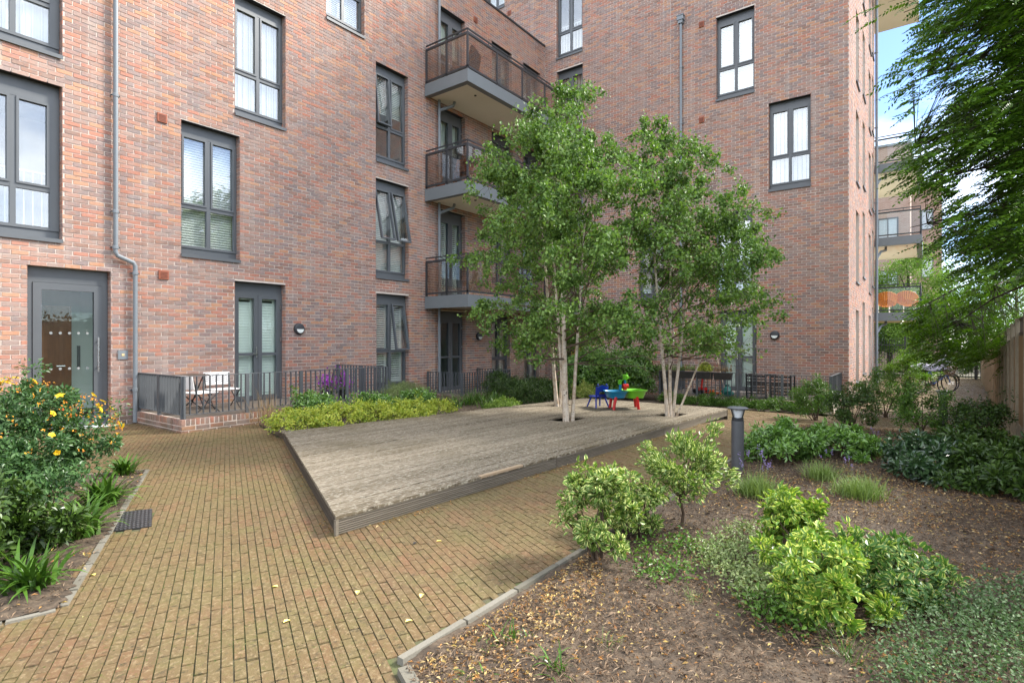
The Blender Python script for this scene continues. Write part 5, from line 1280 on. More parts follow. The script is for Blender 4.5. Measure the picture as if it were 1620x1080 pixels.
BED_RL = [(1.70, 1.875), (11.3, 1.85), (11.9, .4), (12.1, -1.12), (.34, -1.12)]
dens = lambda X, Y: np.clip(.35+.4*np.sin(X*2.1+Y*1.3)+.35*np.sin(X*4.7-Y*3.1)+.5*(X > 4.0)*(Y < .8), .12, 1)
litter('bark_chips', BED_RL, 130000, .016, LM_CHIP, 1, zr=.02)
litter('bark_chips', BED_RL, 3000, .045, LM_CHIP, 21, zr=.02)
litter('straw_litter', BED_RL, 20000, .045, LM_STRAWL, 12, zr=.02, bias=lambda X, Y: np.clip(.9-.35*(X-2), .08, 1))
litter('straw_litter', BED_L, 3000, .05, LM_STRAWL, 13)
litter('fallen_leaf_litter', BED_RL, 15000, .028, LM_LITTER, 2, bias=dens)
litter('fallen_leaf_litter', [(1.75, 1.88), (3.6, 1.88), (3.0, 1.55), (1.6, 1.3)], 1500, .026, LM_LITTER, 3)
litter('bark_chips', BED_L, 14000, .024, LM_CHIP, 4); litter('fallen_leaf_litter', BED_L, 1300, .034, LM_LITTER, 5)
litter('bark_chips', BED_M, 5000, .03, LM_CHIP, 6, .03)
# leaves blown against the deck and loose on the paving
n0 = N_-bw*.0
litter('fallen_leaf_litter', [tuple(N_+bu*.3-bw*.10), tuple(N_+bu*7.5-bw*.09), tuple(N_+bu*7.5-bw*.005), tuple(N_+bu*.3-bw*.005)], 700, .026, LM_LITTER, 7, .004, bias=lambda X, Y: np.clip(.5+.7*np.sin(X*2.6), .1, 1))
litter('fallen_leaf_litter', [tuple(L2+(N_-L2)*.2+Vector((-.09, -.03))), tuple(N_+Vector((-.09, -.03))), tuple(N_), tuple(L2+(N_-L2)*.2)], 330, .024, LM_LITTER, 8, .004)
litter('small_debris', [(0, 1.9), (11, 2.0), (11, 3.1), (2.6, 3.6), (4.5, 8.5), (2.7, 8), (1, 3.8), (-.5, 3)], 600, .012, leafmat('debris', [(.4, .3, .15), (.1, .07, .04), (.5, .48, .2)], .1, .7), 9, .004)
litter('small_debris', [tuple(q) for q in DECK], 420, .013, bpy.data.materials['debris'], 10, ZD+.002-0)
litter('moss_in_joints', [(-.5, 2.4), (11, 2.05), (11, 3.1), (2.6, 3.6), (4.5, 8.5), (2.7, 8), (1, 3.8)], 3500, .010, leafmat('moss', [(.06, .10, .02), (.10, .15, .03)], .1, .8), 11, .0015, zr=.002)
LM_PALE = leafmat('pale_fallen_leaf', [(0.853, 0.759, 0.187), (0.961, 0.828, 0.297), (0.93, 0.58, 0.051)], .15, .5)
for i, (px, py, lab) in enumerate(((448, 986, 'yellow fallen leaf on the front paving, the brightest one'), (440, 929, 'pale fallen leaf just behind the bright yellow one'), (566, 935, 'pale fallen leaf on the front paving, right of centre'), (641, 985, 'pale oval leaf on the paving near the kerb corner'), (150, 911, 'pale green leaf lying beside the left kerb'), (668, 940, 'small pale leaf on the paving behind the oval one'), (690, 857, 'pale fallen leaf in front of the deck slats'))):
    x, y = at(px, py); n = 1; V, F, uv = leaves(np.array([[x, y, .006]]), np.array([[math.cos(i*2), math.sin(i*2), .05]]), np.array([[.1, .1, 1.0]]), .045, .03); o = leafobj('fallen_leaf', V, F, uv, LM_PALE, None); tag(o, lab, 'leaf', 'fallen leaves on the front paving')
x, y = at(654, 862); V, F, uv = leaves(np.array([[x, y, .008]]), np.array([[1, .2, .1]]), np.array([[.1, .1, 1.0]]), .05, .03); o = leafobj('fallen_leaf', V, F, uv, MAT_BLACK, None); tag(o, 'single black curled leaf on the paving in front of the deck', 'leaf')
mb = MB(); q0, q1, q2 = at(330, 739), at(343, 735), at(350, 731); mb.tube([(*q0, .008), (*q1, .012), (*q2, .01)], [.004, .004, .002], 5); mb.tube([(*q1, .01), (q1[0]+.05, q1[1]-.04, .008)], [.003, .002], 4); o = mb.build('fallen_twig', LM_STRAW); tag(o, 'pale forked twig lying on the paving before the left terrace', 'twig')
# ---------------- bollard lights ----------------
def bollard(x, y, label, zt=.735):
    zg = gz(x); zt = zt
    th = thing('bollard_light', label, 'bollard', (x, y, zg), group='grey bollard lights', local=True)
    r = .068
    mb = MB(); mb.lathe([(r+.012, -.03), (r+.012, .01), (r, .012), (r, zt-.155)], (0, 0, 0), 28); mb.build('post', M('bollard_grey', [(.06, .062, .066), (.075, .078, .082)], .45, scale=8, bstr=.03), th, smooth=True)
    mb = MB(); 
    for k in range(4): z = zt-.152+k*.009; mb.lathe([(r-.006, z), (r-.004, z+.001), (r-.004, z+.006), (r-.006, z+.007)], (0, 0, 0), 28)
    mb.build('collar', MAT_DARK, th)
    mb = MB(); mb.lathe([(r-.02, zt-.118), (r+.012, zt-.025)], (0, 0, 0), 28); mb.build('lamp_glass', M('frosted_lamp_glass', [(.62, .65, .66)], .3, spec=.6), th, smooth=True)
    for k in range(4):
        a = math.pi/4+k*math.pi/2+.3; mb = MB(); mb.bar((math.cos(a)*(r-.006), math.sin(a)*(r-.006), zt-.125), (math.cos(a)*(r+.03), math.sin(a)*(r+.03), zt-.018), .016, .006); mb.build('strut', MAT_DARK, th)
    mb = MB(); mb.lathe([(r+.015, zt-.026), (r+.042, zt-.018), (r+.046, zt-.008), (r+.03, zt), (.0005, zt+.004)], (0, 0, 0), 32); mb.build('cap', M('bollard_cap', [(.10, .105, .11), (.13, .135, .14)], .4, scale=8, bstr=.02), th, smooth=True)
    return th
bx, by = gp(1167, 745)[:2]
bollard(bx, by, 'grey bollard light with frosted lamp in front of the glossy shrubs')
bx, by = dp(1492, 9.9)[:2]
bollard(bx, by, 'second bollard light half hidden by leggy shrubs before the bicycles')
# ---------------- toys on the deck ----------------
def plas(name, c): return M(name, [tuple(q*.92 for q in c), tuple(min(1, q*1.06) for q in c)], .35, bstr=.01, spec=.5)
PB, PR_, PG, PT = plas('blue_plastic', (.012, .035, .30)), plas('red_plastic', (.55, .012, .012)), plas('green_plastic', (.16, .50, .02)), plas('turquoise_plastic', (.01, .20, .36))
cxw, cyw = dp(946, 11.2)[:2]; HD = math.atan2(CA, SA)-math.pi/2
ch = thing('toy_chair', 'small blue plastic child chair on the deck left of the toy table', 'chair', (cxw, cyw, ZD), math.radians(-30), local=True)
mb = MB(); n = 10
for (z, s) in ((.205, 0), (.225, 1)): pass
mb.box(-.14, .14, -.13, .14, .205, .228); mb.build('seat', PB, ch, bevel=.01)
mb = MB()
for i in range(8):
    a0 = -.14+.28*i/8; a1 = a0+.035; c0, c1 = [.012*math.cos(q*9)*1 for q in (a0, a1)]
    zt0 = .44+.015*math.cos(a0*30); zt1 = .44+.015*math.cos(a1*30)
    f = lambda q: -.13-.02*(1-(q/.14)**2)
    for (z0, z1a, z1b) in ((.32, zt0, zt1),) if 1 < i < 6 else ((.25, zt0, zt1),):
        mb.box8([(a0, f(a0)-.012, z0), (a1, f(a1)-.012, z0), (a1, f(a1)+.01, z0), (a0, f(a0)+.01, z0), (a0, f(a0)-.04, z1a), (a1, f(a1)-.04, z1b), (a1, f(a1)-.018, z1b), (a0, f(a0)-.018, z1a)])
mb.box8([(-.07, -.16, .225), (.07, -.16, .225), (.07, -.13, .225), (-.07, -.13, .225), (-.07, -.165, .27), (.07, -.165, .27), (.07, -.135, .27), (-.07, -.135, .27)])
for sx in (-.13, .13): mb.bar((sx*.9, -.13, .21), (sx*.95, -.155, .42), .03)
for sx in (-.10, .10): mb.lathe([(.02, .45), (.016, .47), (.001, .48)], (sx, -.16, 0), 8)
mb.build('backrest', PB, ch)
for sx in (-1, 1):
    for sy in (-1, 1): mb = MB(); mb.tube([(sx*.10, sy*.09, .21), (sx*.15, sy*.17, .0)], [.018, .015], 8); mb.build('leg', PB, ch)
txw, tyw = dp(987, 10.95)[:2]
tt = thing('toy_table', 'sand and water toy table with green and turquoise trays and red legs', 'toy table', (txw, tyw, ZD), HD, local=True)
tt.scale = (.92, .92, .95)
def tray(mb, x0, x1, d, z0, z1):
    n = 24; cx_ = (x0+x1)/2; rx = (x1-x0)/2
    def ring(k, z): return [(cx_+rx*k*math.copysign(abs(math.cos(a))**.6, math.cos(a)), d*k*math.copysign(abs(math.sin(a))**.6, math.sin(a)), z) for a in [2*math.pi*i/n for i in range(n)]]
    R_ = [ring(.72, z0), ring(.94, z1-.02), ring(1.04, z1), ring(.96, z1), ring(.88, z1-.02), ring(.68, z0+.02)]; b = len(mb.v)
    for r in R_: mb.v += r
    for i in range(5):
        for k in range(n): k2 = (k+1) % n; mb.f.append((b+i*n+k, b+i*n+k2, b+(i+1)*n+k2, b+(i+1)*n+k))
    mb.f.append(tuple(b+k for k in range(n))[::-1]); mb.f.append(tuple(b+5*n+k for k in range(n)))
mb = MB(); tray(mb, -.42, .03, .25, .235, .375); mb.build('water_tray', PT, tt, smooth=True)
mb = MB(); tray(mb, -.02, .47, .29, .225, .385); mb.build('sand_tray', PG, tt, smooth=True)
for (x, y, dx) in ((-.27, -.16, -.06), (.20, -.2, .03), (.33, .16, .05), (-.2, .18, -.03)):
    mb = MB(); mb.tube([(x, y, .26), (x+dx*.6, y*1.05, .12), (x+dx, y*1.1, .0)], [.036, .03, .03], 10); mb.build('leg', PR_, tt, smooth=True)
mb = MB(); mb.tube([(-.06, .05, .37), (-.06, .05, .52)], .03, 8); mb.build('tower', PT, tt)
mb = MB(); mb.box(-.10, -.04, .02, .08, .50, .60); mb.build('bucket', PG, tt)
mb = MB(); mb.tube([(.05, .05, .38), (.05, .05, .50)], .045, 8); mb.tube([(.12, .05, .46), (.0, .05, .46)], .05, 10); mb.build('wheel_tower', PR_, tt)
mb = MB(); mb.tube([(.06, .06, .50), (.06, .06, .60)], .025, 8); mb.build('funnel_stem', PT, tt)
mb = MB(); mb.lathe([(.02, .58), (.06, .62), (.065, .67), (.05, .70)], (.07, .06, 0), 10); 
for k in range(5): a = k*1.256; mb.bar((.07+.02*math.cos(a), .06, .64+.02*math.sin(a)), (.07+.11*math.cos(a), .06, .64+.11*math.sin(a)), .035, .012)
mb.build('spinner', PG, tt)
# ---------------- left terrace ----------------
MAT_CANVAS = M('white_canvas', [(.72, .70, .68), (.80, .78, .76)], .85, scale=12, bscale=120, bstr=.15)
MAT_STRIPE = M('grey_print', [(.16, .16, .18)], .85)
def folding_chair(x, y, z, rz, label, chevron=True):
    th = thing('folding_chair', label, 'chair', (x, y, z), rz, group='folding chairs on the left terrace', local=True)
    th.scale = (1, 1, .86)
    for s in (-.24, .24):
        mb = MB(); mb.tube([(s, -.22, .01), (s, .22, .42)], .011, 6); mb.build('leg', MAT_BLACK, th); mb = MB(); mb.tube([(s*.93, .24, .01), (s*.93, -.2, .42), (s*.93, -.27, .76)], .011, 6); mb.build('leg', MAT_BLACK, th)
    mb = MB(); mb.box(-.24, .24, -.2, .22, .405, .425); mb.build('seat', MAT_CANVAS, th, bevel=.006)
    mb = MB(); mb.box8([(-.24, -.245, .50), (.24, -.245, .50), (.24, -.235, .50), (-.24, -.235, .50), (-.24, -.285, .78), (.24, -.285, .78), (.24, -.275, .78), (-.24, -.275, .78)]); bk = mb.build('backrest', MAT_CANVAS, th)
    if chevron:
        mb = MB()
        f = lambda u, z: (u, (-.235-(z-.50)*.143)+.0015, z)
        for c in range(4):
            u0 = -.235+c*.1175; u1 = u0+.1175; up = 1 if c % 2 else -1
            for k in range(-2, 8):
                z0 = .50+k*.045; dz = up*.06; q = [(u0, z0), (u1, z0+dz), (u1, z0+dz+.014), (u0, z0+.014)]
                if all(.502 < b < .778 for a, b in q): 
                    P = [f(a, b) for a, b in q]; P2 = [(p[0], p[1]+.001, p[2]) for p in P]; mb.box8(P+P2)
                    P = [(p[0], -.2465-(p[2]-.50)*.143-.0012, p[2]) for p in P]; mb.box8([(p[0], p[1]-.001, p[2]) for p in P]+P)
        mb.build('chevron_print', MAT_STRIPE, bk, kind='stuff')
folding_chair(5.15, 10.75, .215, math.radians(175), 'folding chair with white chevron-printed back, right of the pair')
folding_chair(4.55, 10.35, .215, math.radians(-80), 'white canvas folding chair seen from its side near the railing corner', False)
tb = thing('folding_table', 'small dark folding table between the canvas chairs and the wall', 'table', (4.65, 11.05, .215), math.radians(10), local=True)
mb = MB(); mb.box(-.28, .28, -.24, .24, .62, .645); mb.build('top', M('dark_slats', [(.06, .04, .03), (.1, .07, .05)], .6), tb)
for s in (-.2, .2): mb = MB(); mb.tube([(s, -.2, 0), (s, .2, .62)], .012, 6); mb.tube([(s*.9, .2, 0), (s*.9, -.2, .62)], .012, 6); mb.build('leg_pair', MAT_BLACK, tb)
for i, (x, y, lab, hgt) in enumerate(((7.0, 10.1, 'pot of purple flowers behind the railing, left one with the black ornament', .52), (7.45, 10.15, 'pot of purple and white flowers, right one near the thick post', .55))):
    pt = thing('flower_pot', lab, 'potted plant', (x, y, .215), group='purple flower pots on the left terrace', local=True)
    mb = MB(); mb.lathe([(.08, 0), (.11, .2), (.12, .2), (.12, .22)], (0, 0, 0), 14); mb.build('pot', MAT_BLACK, pt, smooth=True)
    R = np.random.default_rng(i+5); P = np.array([0, 0, .42])+R.normal(0, 1, (150, 3))*np.array([.09, .09, .10]); V, F, uv = leaves(P, R.normal(size=(150, 3)), R.normal(size=(150, 3)), .05, .04, LEAF4); leafobj('flowers', V, F, uv, LM_PURPLE, pt, 'stuff')
    P = np.array([0, 0, .28])+R.normal(0, 1, (60, 3))*np.array([.08, .08, .06]); V, F, uv = leaves(P, R.normal(size=(60, 3)), R.normal(size=(60, 3)), .08, .03, LEAF4); leafobj('foliage', V, F, uv, LM_MID, pt)
orn = thing('metal_ornament', 'black curled metal garden ornament standing among the purple flowers', 'ornament', (7.2, 10.2, .215), local=True)
mb = MB(); pts = [(0, 0, 0), (0, 0, .45)]+[(.08-.08*math.cos(a), 0, .45+.13*math.sin(a)+a*.04) for a in np.linspace(.3, 3.4, 9)]; mb.tube(pts, .012, 7); mb.tube([(.16, 0, .56), (.22, 0, .48), (.25, 0, .36)], .01, 6); mb.build('rod', MAT_BLACK, orn)
# ---------------- right terrace ----------------
XR = 15.45
yr = lambda px: (lambda r: r[1]*XR/r[0])(ray(px, HZ))
MAT_TROUGH = M('dark_trough', [(.02, .018, .017), (.035, .03, .028)], .5)
for i, (pa, pb, lab, lm) in enumerate(((1045, 1070, 'black planter box on the rail, leftmost, with pale wispy plants', LM_FAR), (1073, 1100, 'black planter box on the rail, second from the left', LM_FAR), (1103, 1127, 'black planter box on the rail holding a round green tuft', LM_GOLD), (1130, 1158, 'black planter box on the rail, rightmost, with dried plants', LM_STRAW))):
    ya, yb = yr(pa), yr(pb); pl = thing('planter_box', lab, 'planter', (XR, (ya+yb)/2, .5), group='planter boxes hung on the right terrace railing', local=True); h = abs(ya-yb)/2
    mb = MB(); mb.box8([(-.07, -h*.93, -.07), (.07, -h*.93, -.07), (.07, h*.93, -.07), (-.07, h*.93, -.07), (-.09, -h, .11), (.09, -h, .11), (.09, h, .11), (-.09, h, .11)]); mb.box(-.1, .1, -h-.01, h+.01, .10, .12); mb.build('trough', MAT_TROUGH, pl)
    R = np.random.default_rng(i); n = 260; P = np.stack([R.normal(0, .05, n), R.uniform(-h, h, n), .13+np.abs(R.normal(0, .07, n))], -1)
    if i == 2: P = np.concatenate([P, np.array([0, -.02, .24])+norm(R.normal(size=(300, 3)))*.11]); n = len(P)
    V, F, uv = leaves(P, R.normal(0, .5, (n, 3))+np.array([0, 0, 1]), R.normal(size=(n, 3)), .07, .014 if i != 2 else .03, LEAF2); leafobj('plants', V, F, uv, lm, pl)
def black_chair(x, y, z, rz, label):
    th = thing('terrace_chair', label, 'chair', (x, y, z), rz, group='black slatted terrace chairs', local=True)
    for s in (-.24, .24):
        mb = MB(); mb.bar((s, -.24, 0), (s, -.30, .66), .04, .035); mb.build('leg', MAT_BLACK, th); mb = MB(); mb.bar((s, .24, 0), (s, .22, .62), .04, .035); mb.build('leg', MAT_BLACK, th)
        mb = MB(); mb.bar((s, -.28, .60), (s, .26, .62), .05, .03); mb.build('armrest', MAT_BLACK, th)
    for k in range(7):
        z0 = .12+k*.075; mb = MB(); mb.box(-.22, .22, -.29-z0*.05, -.27-z0*.05, z0, z0+(.03 if k < 6 else .05)); mb.build('slat', MAT_BLACK, th)
    mb = MB(); mb.box(-.22, .22, -.26, .22, .38, .41); mb.build('seat', MAT_BLACK, th)
ya = yr(1183)
black_chair(15.95, yr(1183)-.15, -.045, math.radians(-90), 'black slatted chair in front of the shuttered French door')
black_chair(15.95, yr(1222)-.15, -.045, math.radians(-90), 'black slatted chair right of the French door against bare brick')
tt2 = thing('ride_on_toy', 'red plastic ride-on toy lying behind the right terrace railing', 'toy', (16.0, yr(1093)-.1, -.045), math.radians(60), local=True)
mb = MB(); mb.box8([(-.2, -.08, .12), (.2, -.06, .10), (.2, .06, .10), (-.2, .08, .12), (-.2, -.05, .2), (.1, -.04, .19), (.1, .04, .19), (-.2, .05, .2)]); mb.build('body', PR_, tt2)
for (x, y) in ((-.15, -.1), (-.15, .1), (.17, -.07), (.17, .07)): mb = MB(); mb.lathe([(.07, -.015), (.07, .015)], (x, y, .07), 14, 'y'); mb.build('wheel', MAT_BLACK, tt2)
mb = MB(); mb.tube([(.12, 0, .18), (.10, 0, .36)], .012, 6); mb.tube([(.1, -.1, .36), (.1, .1, .36)], .012, 6); mb.build('handlebar', MAT_BLACK, tt2)
t3 = thing('toy_scooter', 'red child scooter standing upright in the right terrace', 'scooter', (15.9, yr(1106)-.05, -.045), math.radians(80), local=True)
mb = MB(); mb.box(-.2, .16, -.05, .05, .06, .08); mb.build('footboard', PR_, t3); mb = MB(); mb.bar((.16, 0, .05), (.10, 0, .50), .05, .03); mb.build('stem', PR_, t3); mb = MB(); mb.tube([(.1, -.12, .5), (.1, .12, .5)], .013, 6); mb.build('handlebar', MAT_BLACK, t3)
for x in (-.2, .2): mb = MB(); mb.lathe([(.045, -.012), (.045, .012)], (x, 0, .045), 12, 'y'); mb.build('wheel', MAT_BLACK, t3)
t4 = thing('plastic_bag', 'crumpled teal plastic bag at the foot of the shuttered door', 'bag', (15.95, yr(1142), -.045), local=True)
mb = MB(); R = np.random.default_rng(3)
mb.lathe([(.12, 0), (.17, .06), (.15, .14), (.09, .22), (.05, .27), (.07, .31)], (0, 0, 0), 9); mb.v = [(a*R.uniform(.8, 1.2), b*R.uniform(.8, 1.2), c) for a, b, c in mb.v]; mb.build('bag', plas('teal_plastic', (.02, .16, .13)), t4)
t5 = thing('toy_truck', 'orange toy lying low beside the teal bag', 'toy', (15.85, yr(1125), -.045), math.radians(85), local=True)
mb = MB(); mb.box(-.18, .18, -.05, .05, .03, .09); mb.box(.05, .16, -.045, .045, .09, .15); mb.build('body', plas('orange_plastic', (.6, .14, .03)), t5)
for (x, y) in ((-.1, -.06), (-.1, .06), (.1, -.06), (.1, .06)): mb = MB(); mb.lathe([(.03, -.01), (.03, .01)], (x, y, .03), 10, 'y'); mb.build('wheel', MAT_BLACK, t5)
t6 = thing('broom', 'pale wooden broom leaning on the wall behind the planters', 'broom', (16.4, yr(1118), -.045))
y6 = yr(1118); mb = MB(); mb.tube([(16.3, y6-.25, 0.05), (17.3, y6+.35, 1.35)], .014, 7); mb.build('handle', M('pale_wood', [(.45, .35, .24)], .6), t6)
mb = MB(); mb.obox((16.28, y6-.27, .05), .08, .3, .1, .5); mb.build('head', MAT_STRAWB if 'MAT_STRAWB' in globals() else MAT_TERRA, t6)
# ---------------- balcony furniture ----------------
MAT_TEAK = M('teak_wood', [(.20, .09, .045), (.30, .14, .07)], .6, scale=6, stretch=(10, 10, 2))
def teak_chair(x, y, z, rz, label, m=MAT_TEAK, cat='chair'):
    th = thing('folding_chair', label, cat, (x, y, z), rz, group='wooden folding chairs on the balconies', local=True)
    for s in (-.2, .2):
        mb = MB(); mb.bar((s, .22, 0), (s, -.22, .92), .035, .022); mb.build('leg', m, th); mb = MB(); mb.bar((s*.9, -.22, 0), (s*.9, .2, .46), .035, .022); mb.build('leg', m, th)
    for k in range(5): mb = MB(); z0 = .52+k*.085; yy = .22-.44*z0/.92; mb.box(-.19, .19, yy-.01, yy+.01, z0, z0+.045); mb.build('slat', m, th)
    mb = MB()
    for k in range(5): mb.box(-.2, .2, -.18+k*.08, -.12+k*.08, .44, .46)
    mb.build('seat', m, th)
zf2, zf1, zf3 = 5.47+.31, 2.40+.31, 8.47+.31
teak_chair(11.75, 10.55, zf2, math.radians(115), 'brown folding chair behind the glass of the middle balcony')
teak_chair(12.1, 10.45, zf1, math.radians(60), 'pale wooden folding chair on the lowest balcony', M('pale_teak', [(.5, .36, .22), (.6, .45, .3)], .6))
pp = thing('flower_pot', 'terracotta pot with plants at the corner of the middle balcony', 'potted plant', (11.55, 10.12, zf2), local=True)
mb = MB(); mb.lathe([(.10, .35), (.15, .6), (.17, .6), (.17, .64)], (0, 0, 0), 14); mb.build('pot', MAT_TERRA, pp); mb = MB(); mb.tube([(0, 0, 0), (0, 0, .36)], .03, 8); mb.box(-.15, .15, -.15, .15, .33, .35); mb.build('stand', MAT_DARK, pp)
R = np.random.default_rng(2); P = np.array([0, 0, .7])+R.normal(0, .09, (120, 3)); V, F, uv = leaves(P, R.normal(size=(120, 3)), R.normal(size=(120, 3)), .09, .03, LEAF2); leafobj('foliage', V, F, uv, LM_STRAW, pp)
sp = thing('house_plant', 'spindly plant in a pot at the wall end of the middle balcony', 'potted plant', (11.5, 11.15, zf2), local=True)
mb = MB(); mb.lathe([(.09, 0), (.13, .22)], (0, 0, 0), 12); mb.build('pot', MAT_TERRA, sp)
straps(None, None, None, (0, 0), 1, .1, .001, LM_STRAW, parent=sp, seed=3) if False else None
mb = MB()
for k in range(12): a = k*.52; mb.tube([(0, 0, .2), (math.cos(a)*.1, math.sin(a)*.1, .5), (math.cos(a)*.22, math.sin(a)*.22, .55+.1*math.sin(k))], [.006, .004, .002], 4)
mb.build('stems', LM_STRAW, sp)
bf = thing('storage_box', 'dark brown upholstered seat on the top balcony', 'seat', (11.9, 10.6, zf3), math.radians(20), local=True)
mb = MB(); mb.box(-.35, .35, -.3, .3, .08, .42); mb.build('base', M('dark_brown', [(.05, .03, .025), (.08, .05, .04)], .8), bf, bevel=.02); mb = MB(); mb.box8([(-.35, -.3, .42), (.35, -.3, .42), (.35, -.18, .42), (-.35, -.18, .42), (-.35, -.4, .95), (.35, -.4, .95), (.35, -.32, .95), (-.35, -.32, .95)]); mb.build('backrest', M('dark_brown', None), bf, bevel=.015)
def bowl_chair(x, y, z, rz, label):
    th = thing('bowl_chair', label, 'chair', (x, y, z), rz, group='orange string chairs on the far balcony', local=True)
    m1, m2 = M('orange_cord', [(.85, .20, .005), (.9, .32, .01)], .5), M('yellow_rim', [(.8, .42, .03)], .45)
    rim = []; n = 28
    for i in range(n+1):
        a = 2*math.pi*i/n; rim.append(Vector((.38*math.cos(a), .18+.30*math.sin(a)*.75-.30*(.5+.5*math.sin(a))*0, .62+.30*math.sin(a))))
    rim = [Vector((.38*math.cos(2*math.pi*i/n), -.12-.16*math.sin(2*math.pi*i/n), .62+.26*math.sin(2*math.pi*i/n))) for i in range(n+1)]
    mb = MB(); mb.tube(rim, .016, 6); mb.build('rim', m2, th)
    seatring = [Vector((.22*math.cos(2*math.pi*i/n), .05+.20*math.sin(2*math.pi*i/n)*-1+.02, .34)) for i in range(n+1)]
    mb = MB(); mids = [((a+b)/2+Vector((0, -.06 if a.z > .6 else .0, -.05))) for a, b in zip(rim, seatring)]; mb.v = [tuple(p) for p in rim+mids+seatring]; mb.f = [(q*(n+1)+i, q*(n+1)+i+1, (q+1)*(n+1)+i+1, (q+1)*(n+1)+i) for q in (0, 1) for i in range(n)]; mb.build('shell', m1, th)
    for i in range(n):
        mb = MB(); a, b = rim[i], seatring[i]; mid = (a+b)/2+Vector((0, -.10 if a.z > .6 else .0, -.05)); mb.tube([a, mid, b], [.038, .034, .024], 5); mb.build('cord', m1, th)
    mb = MB(); mb.tube(seatring, .012, 6); mb.build('seat_ring', m2, th); mb = MB(); mb.lathe([(.21, .335), (.21, .345)], (0, .07, 0), 20); mb.build('seat', m1, th)
    for (sx, sy) in ((-.26, -.24), (.26, -.24), (-.24, .28), (.24, .28)): mb = MB(); mb.tube([(sx*.7, sy*.6+.05, .34), (sx, sy, 0)], .011, 5); mb.build('leg', MAT_DARK, th)
zc = 2.27+.31
for px, rz, lab in ((1403, 0, 'orange string bowl chair on the far balcony, left one nearer the pipe'), (1437, -18, 'orange string bowl chair on the far balcony, right one turned slightly')):
    r = ray(px, HZ); X = 27.35; bowl_chair(X, r[1]*X/r[0], zc, math.atan2(1, 0)+math.radians(180+rz), lab)
for (x, y, lab) in ((28.6, 1.45, 'white chair behind the left orange chair on the far balcony'), (28.4, .55, 'white chair between the two orange chairs on the far balcony')):
    th = thing('white_chair', lab, 'chair', (x, y, zc), math.radians(90), group='white chairs on the far balcony', local=True)
    mb = MB(); mb.box(-.22, .22, -.2, .22, .42, .45); mb.build('seat', MAT_WHITE, th); mb = MB(); mb.box(-.22, .22, .2, .23, .5, .92); mb.build('backrest', MAT_WHITE, th)
    for (sx, sy) in ((-.2, -.18), (.2, -.18), (-.2, .2), (.2, .2)): mb = MB(); mb.box(sx-.015, sx+.015, sy-.015, sy+.015, 0, .42); mb.build('leg', MAT_WHITE, th)
# ---------------- bicycles ----------------
def bicycle(x, y, rz, label, mframe, basket=False):
    th = thing('bicycle', label, 'bicycle', (x, y, gz(x)), rz, group='bicycles parked by the side wall', local=True)
    for wx in (-.53, .53):
        pts = [(wx+.335*math.cos(a), 0, .35+.335*math.sin(a)) for a in np.linspace(0, 2*math.pi, 33)]
        mb = MB(); mb.tube(pts, .019, 6, False); wh = mb.build('wheel', MAT_BLACK, th)
        mb = MB(); mb.tube([(wx+.31*math.cos(a), 0, .35+.31*math.sin(a)) for a in np.linspace(0, 2*math.pi, 33)], .008, 5, False); mb.build('rim', MAT_CHROME, wh)
        mb = MB()
        for k in range(18): a = k*math.pi/9; mb.tube([(wx, .02*(-1)**k, .35), (wx+.31*math.cos(a), 0, .35+.31*math.sin(a))], .0018, 3, False)
        mb.build('spokes', MAT_CHROME, wh)
        mb = MB(); mb.tube([(wx+.375*math.cos(a), 0, .35+.375*math.sin(a)) for a in np.linspace(.2, 2.9, 12)], .012, 5); mb.build('mudguard', MAT_DARK, th)
    mb = MB(); bb = (-.08, 0, .30); st = (-.22, 0, .78); hd = (.36, 0, .80); h2 = (.40, 0, .62)
    for a, b in ((bb, st), (bb, h2), (st, hd), (bb, (-.53, 0, .35)), (st, (-.53, 0, .35)), (hd, (.53, 0, .35))): mb.tube([a, b], .016, 7)
    mb.build('frame', mframe, th)
    mb = MB(); mb.tube([hd, (.32, 0, 1.0)], .013, 6); mb.tube([(.18, -.27, 1.02), (.30, -.2, 1.04), (.33, 0, 1.02), (.30, .2, 1.04), (.18, .27, 1.02)], .012, 6); mb.build('handlebar', MAT_CHROME, th)
    mb = MB(); mb.tube([st, (-.24, 0, .90)], .013, 6); mb.box8([(-.38, -.09, .90), (-.12, -.03, .90), (-.12, .03, .90), (-.38, .09, .90), (-.38, -.09, .95), (-.12, -.02, .94), (-.12, .02, .94), (-.38, .09, .95)]); mb.build('saddle', MAT_BLACK, th)
    mb = MB(); mb.lathe([(.10, -.004), (.10, .004)], (-.08, .04, .30), 16, 'y'); mb.tube([(-.08, .05, .30), (.02, .06, .16)], .01, 5); mb.box(-.02, .06, .05, .14, .14, .17); mb.build('crank', MAT_CHROME, th)
    if basket:
        mb = MB(); k = 14
        R0 = [(.56+.15*math.copysign(abs(math.cos(a))**.5, math.cos(a)), .13*math.copysign(abs(math.sin(a))**.5, math.sin(a)), .68) for a in np.linspace(0, 2*math.pi, 20)]
        R1 = [(.56+.24*math.copysign(abs(math.cos(a))**.5, math.cos(a)), .20*math.copysign(abs(math.sin(a))**.5, math.sin(a)), .95) for a in np.linspace(0, 2*math.pi, 20)]
        for f in (0, .2, .4, .6, .8, 1.0): mb.tube([Vector(a).lerp(Vector(b), f) for a, b in zip(R0, R1)], .016 if f == 1 else .010, 4, False)
        for a, b in zip(R0, R1): mb.tube([a, b], .010, 4, False)
        mb.build('basket', M('wicker', [(.13, .08, .045), (.24, .16, .10)], .85, scale=30), th)
    return th
rzb = math.atan2(-CA, SA)
bxx, byy = dp(1474, 19.4)[:2]; bicycle(bxx, byy, rzb, 'dark bicycle with a wicker basket parked nearest the camera', MAT_DARK, True)
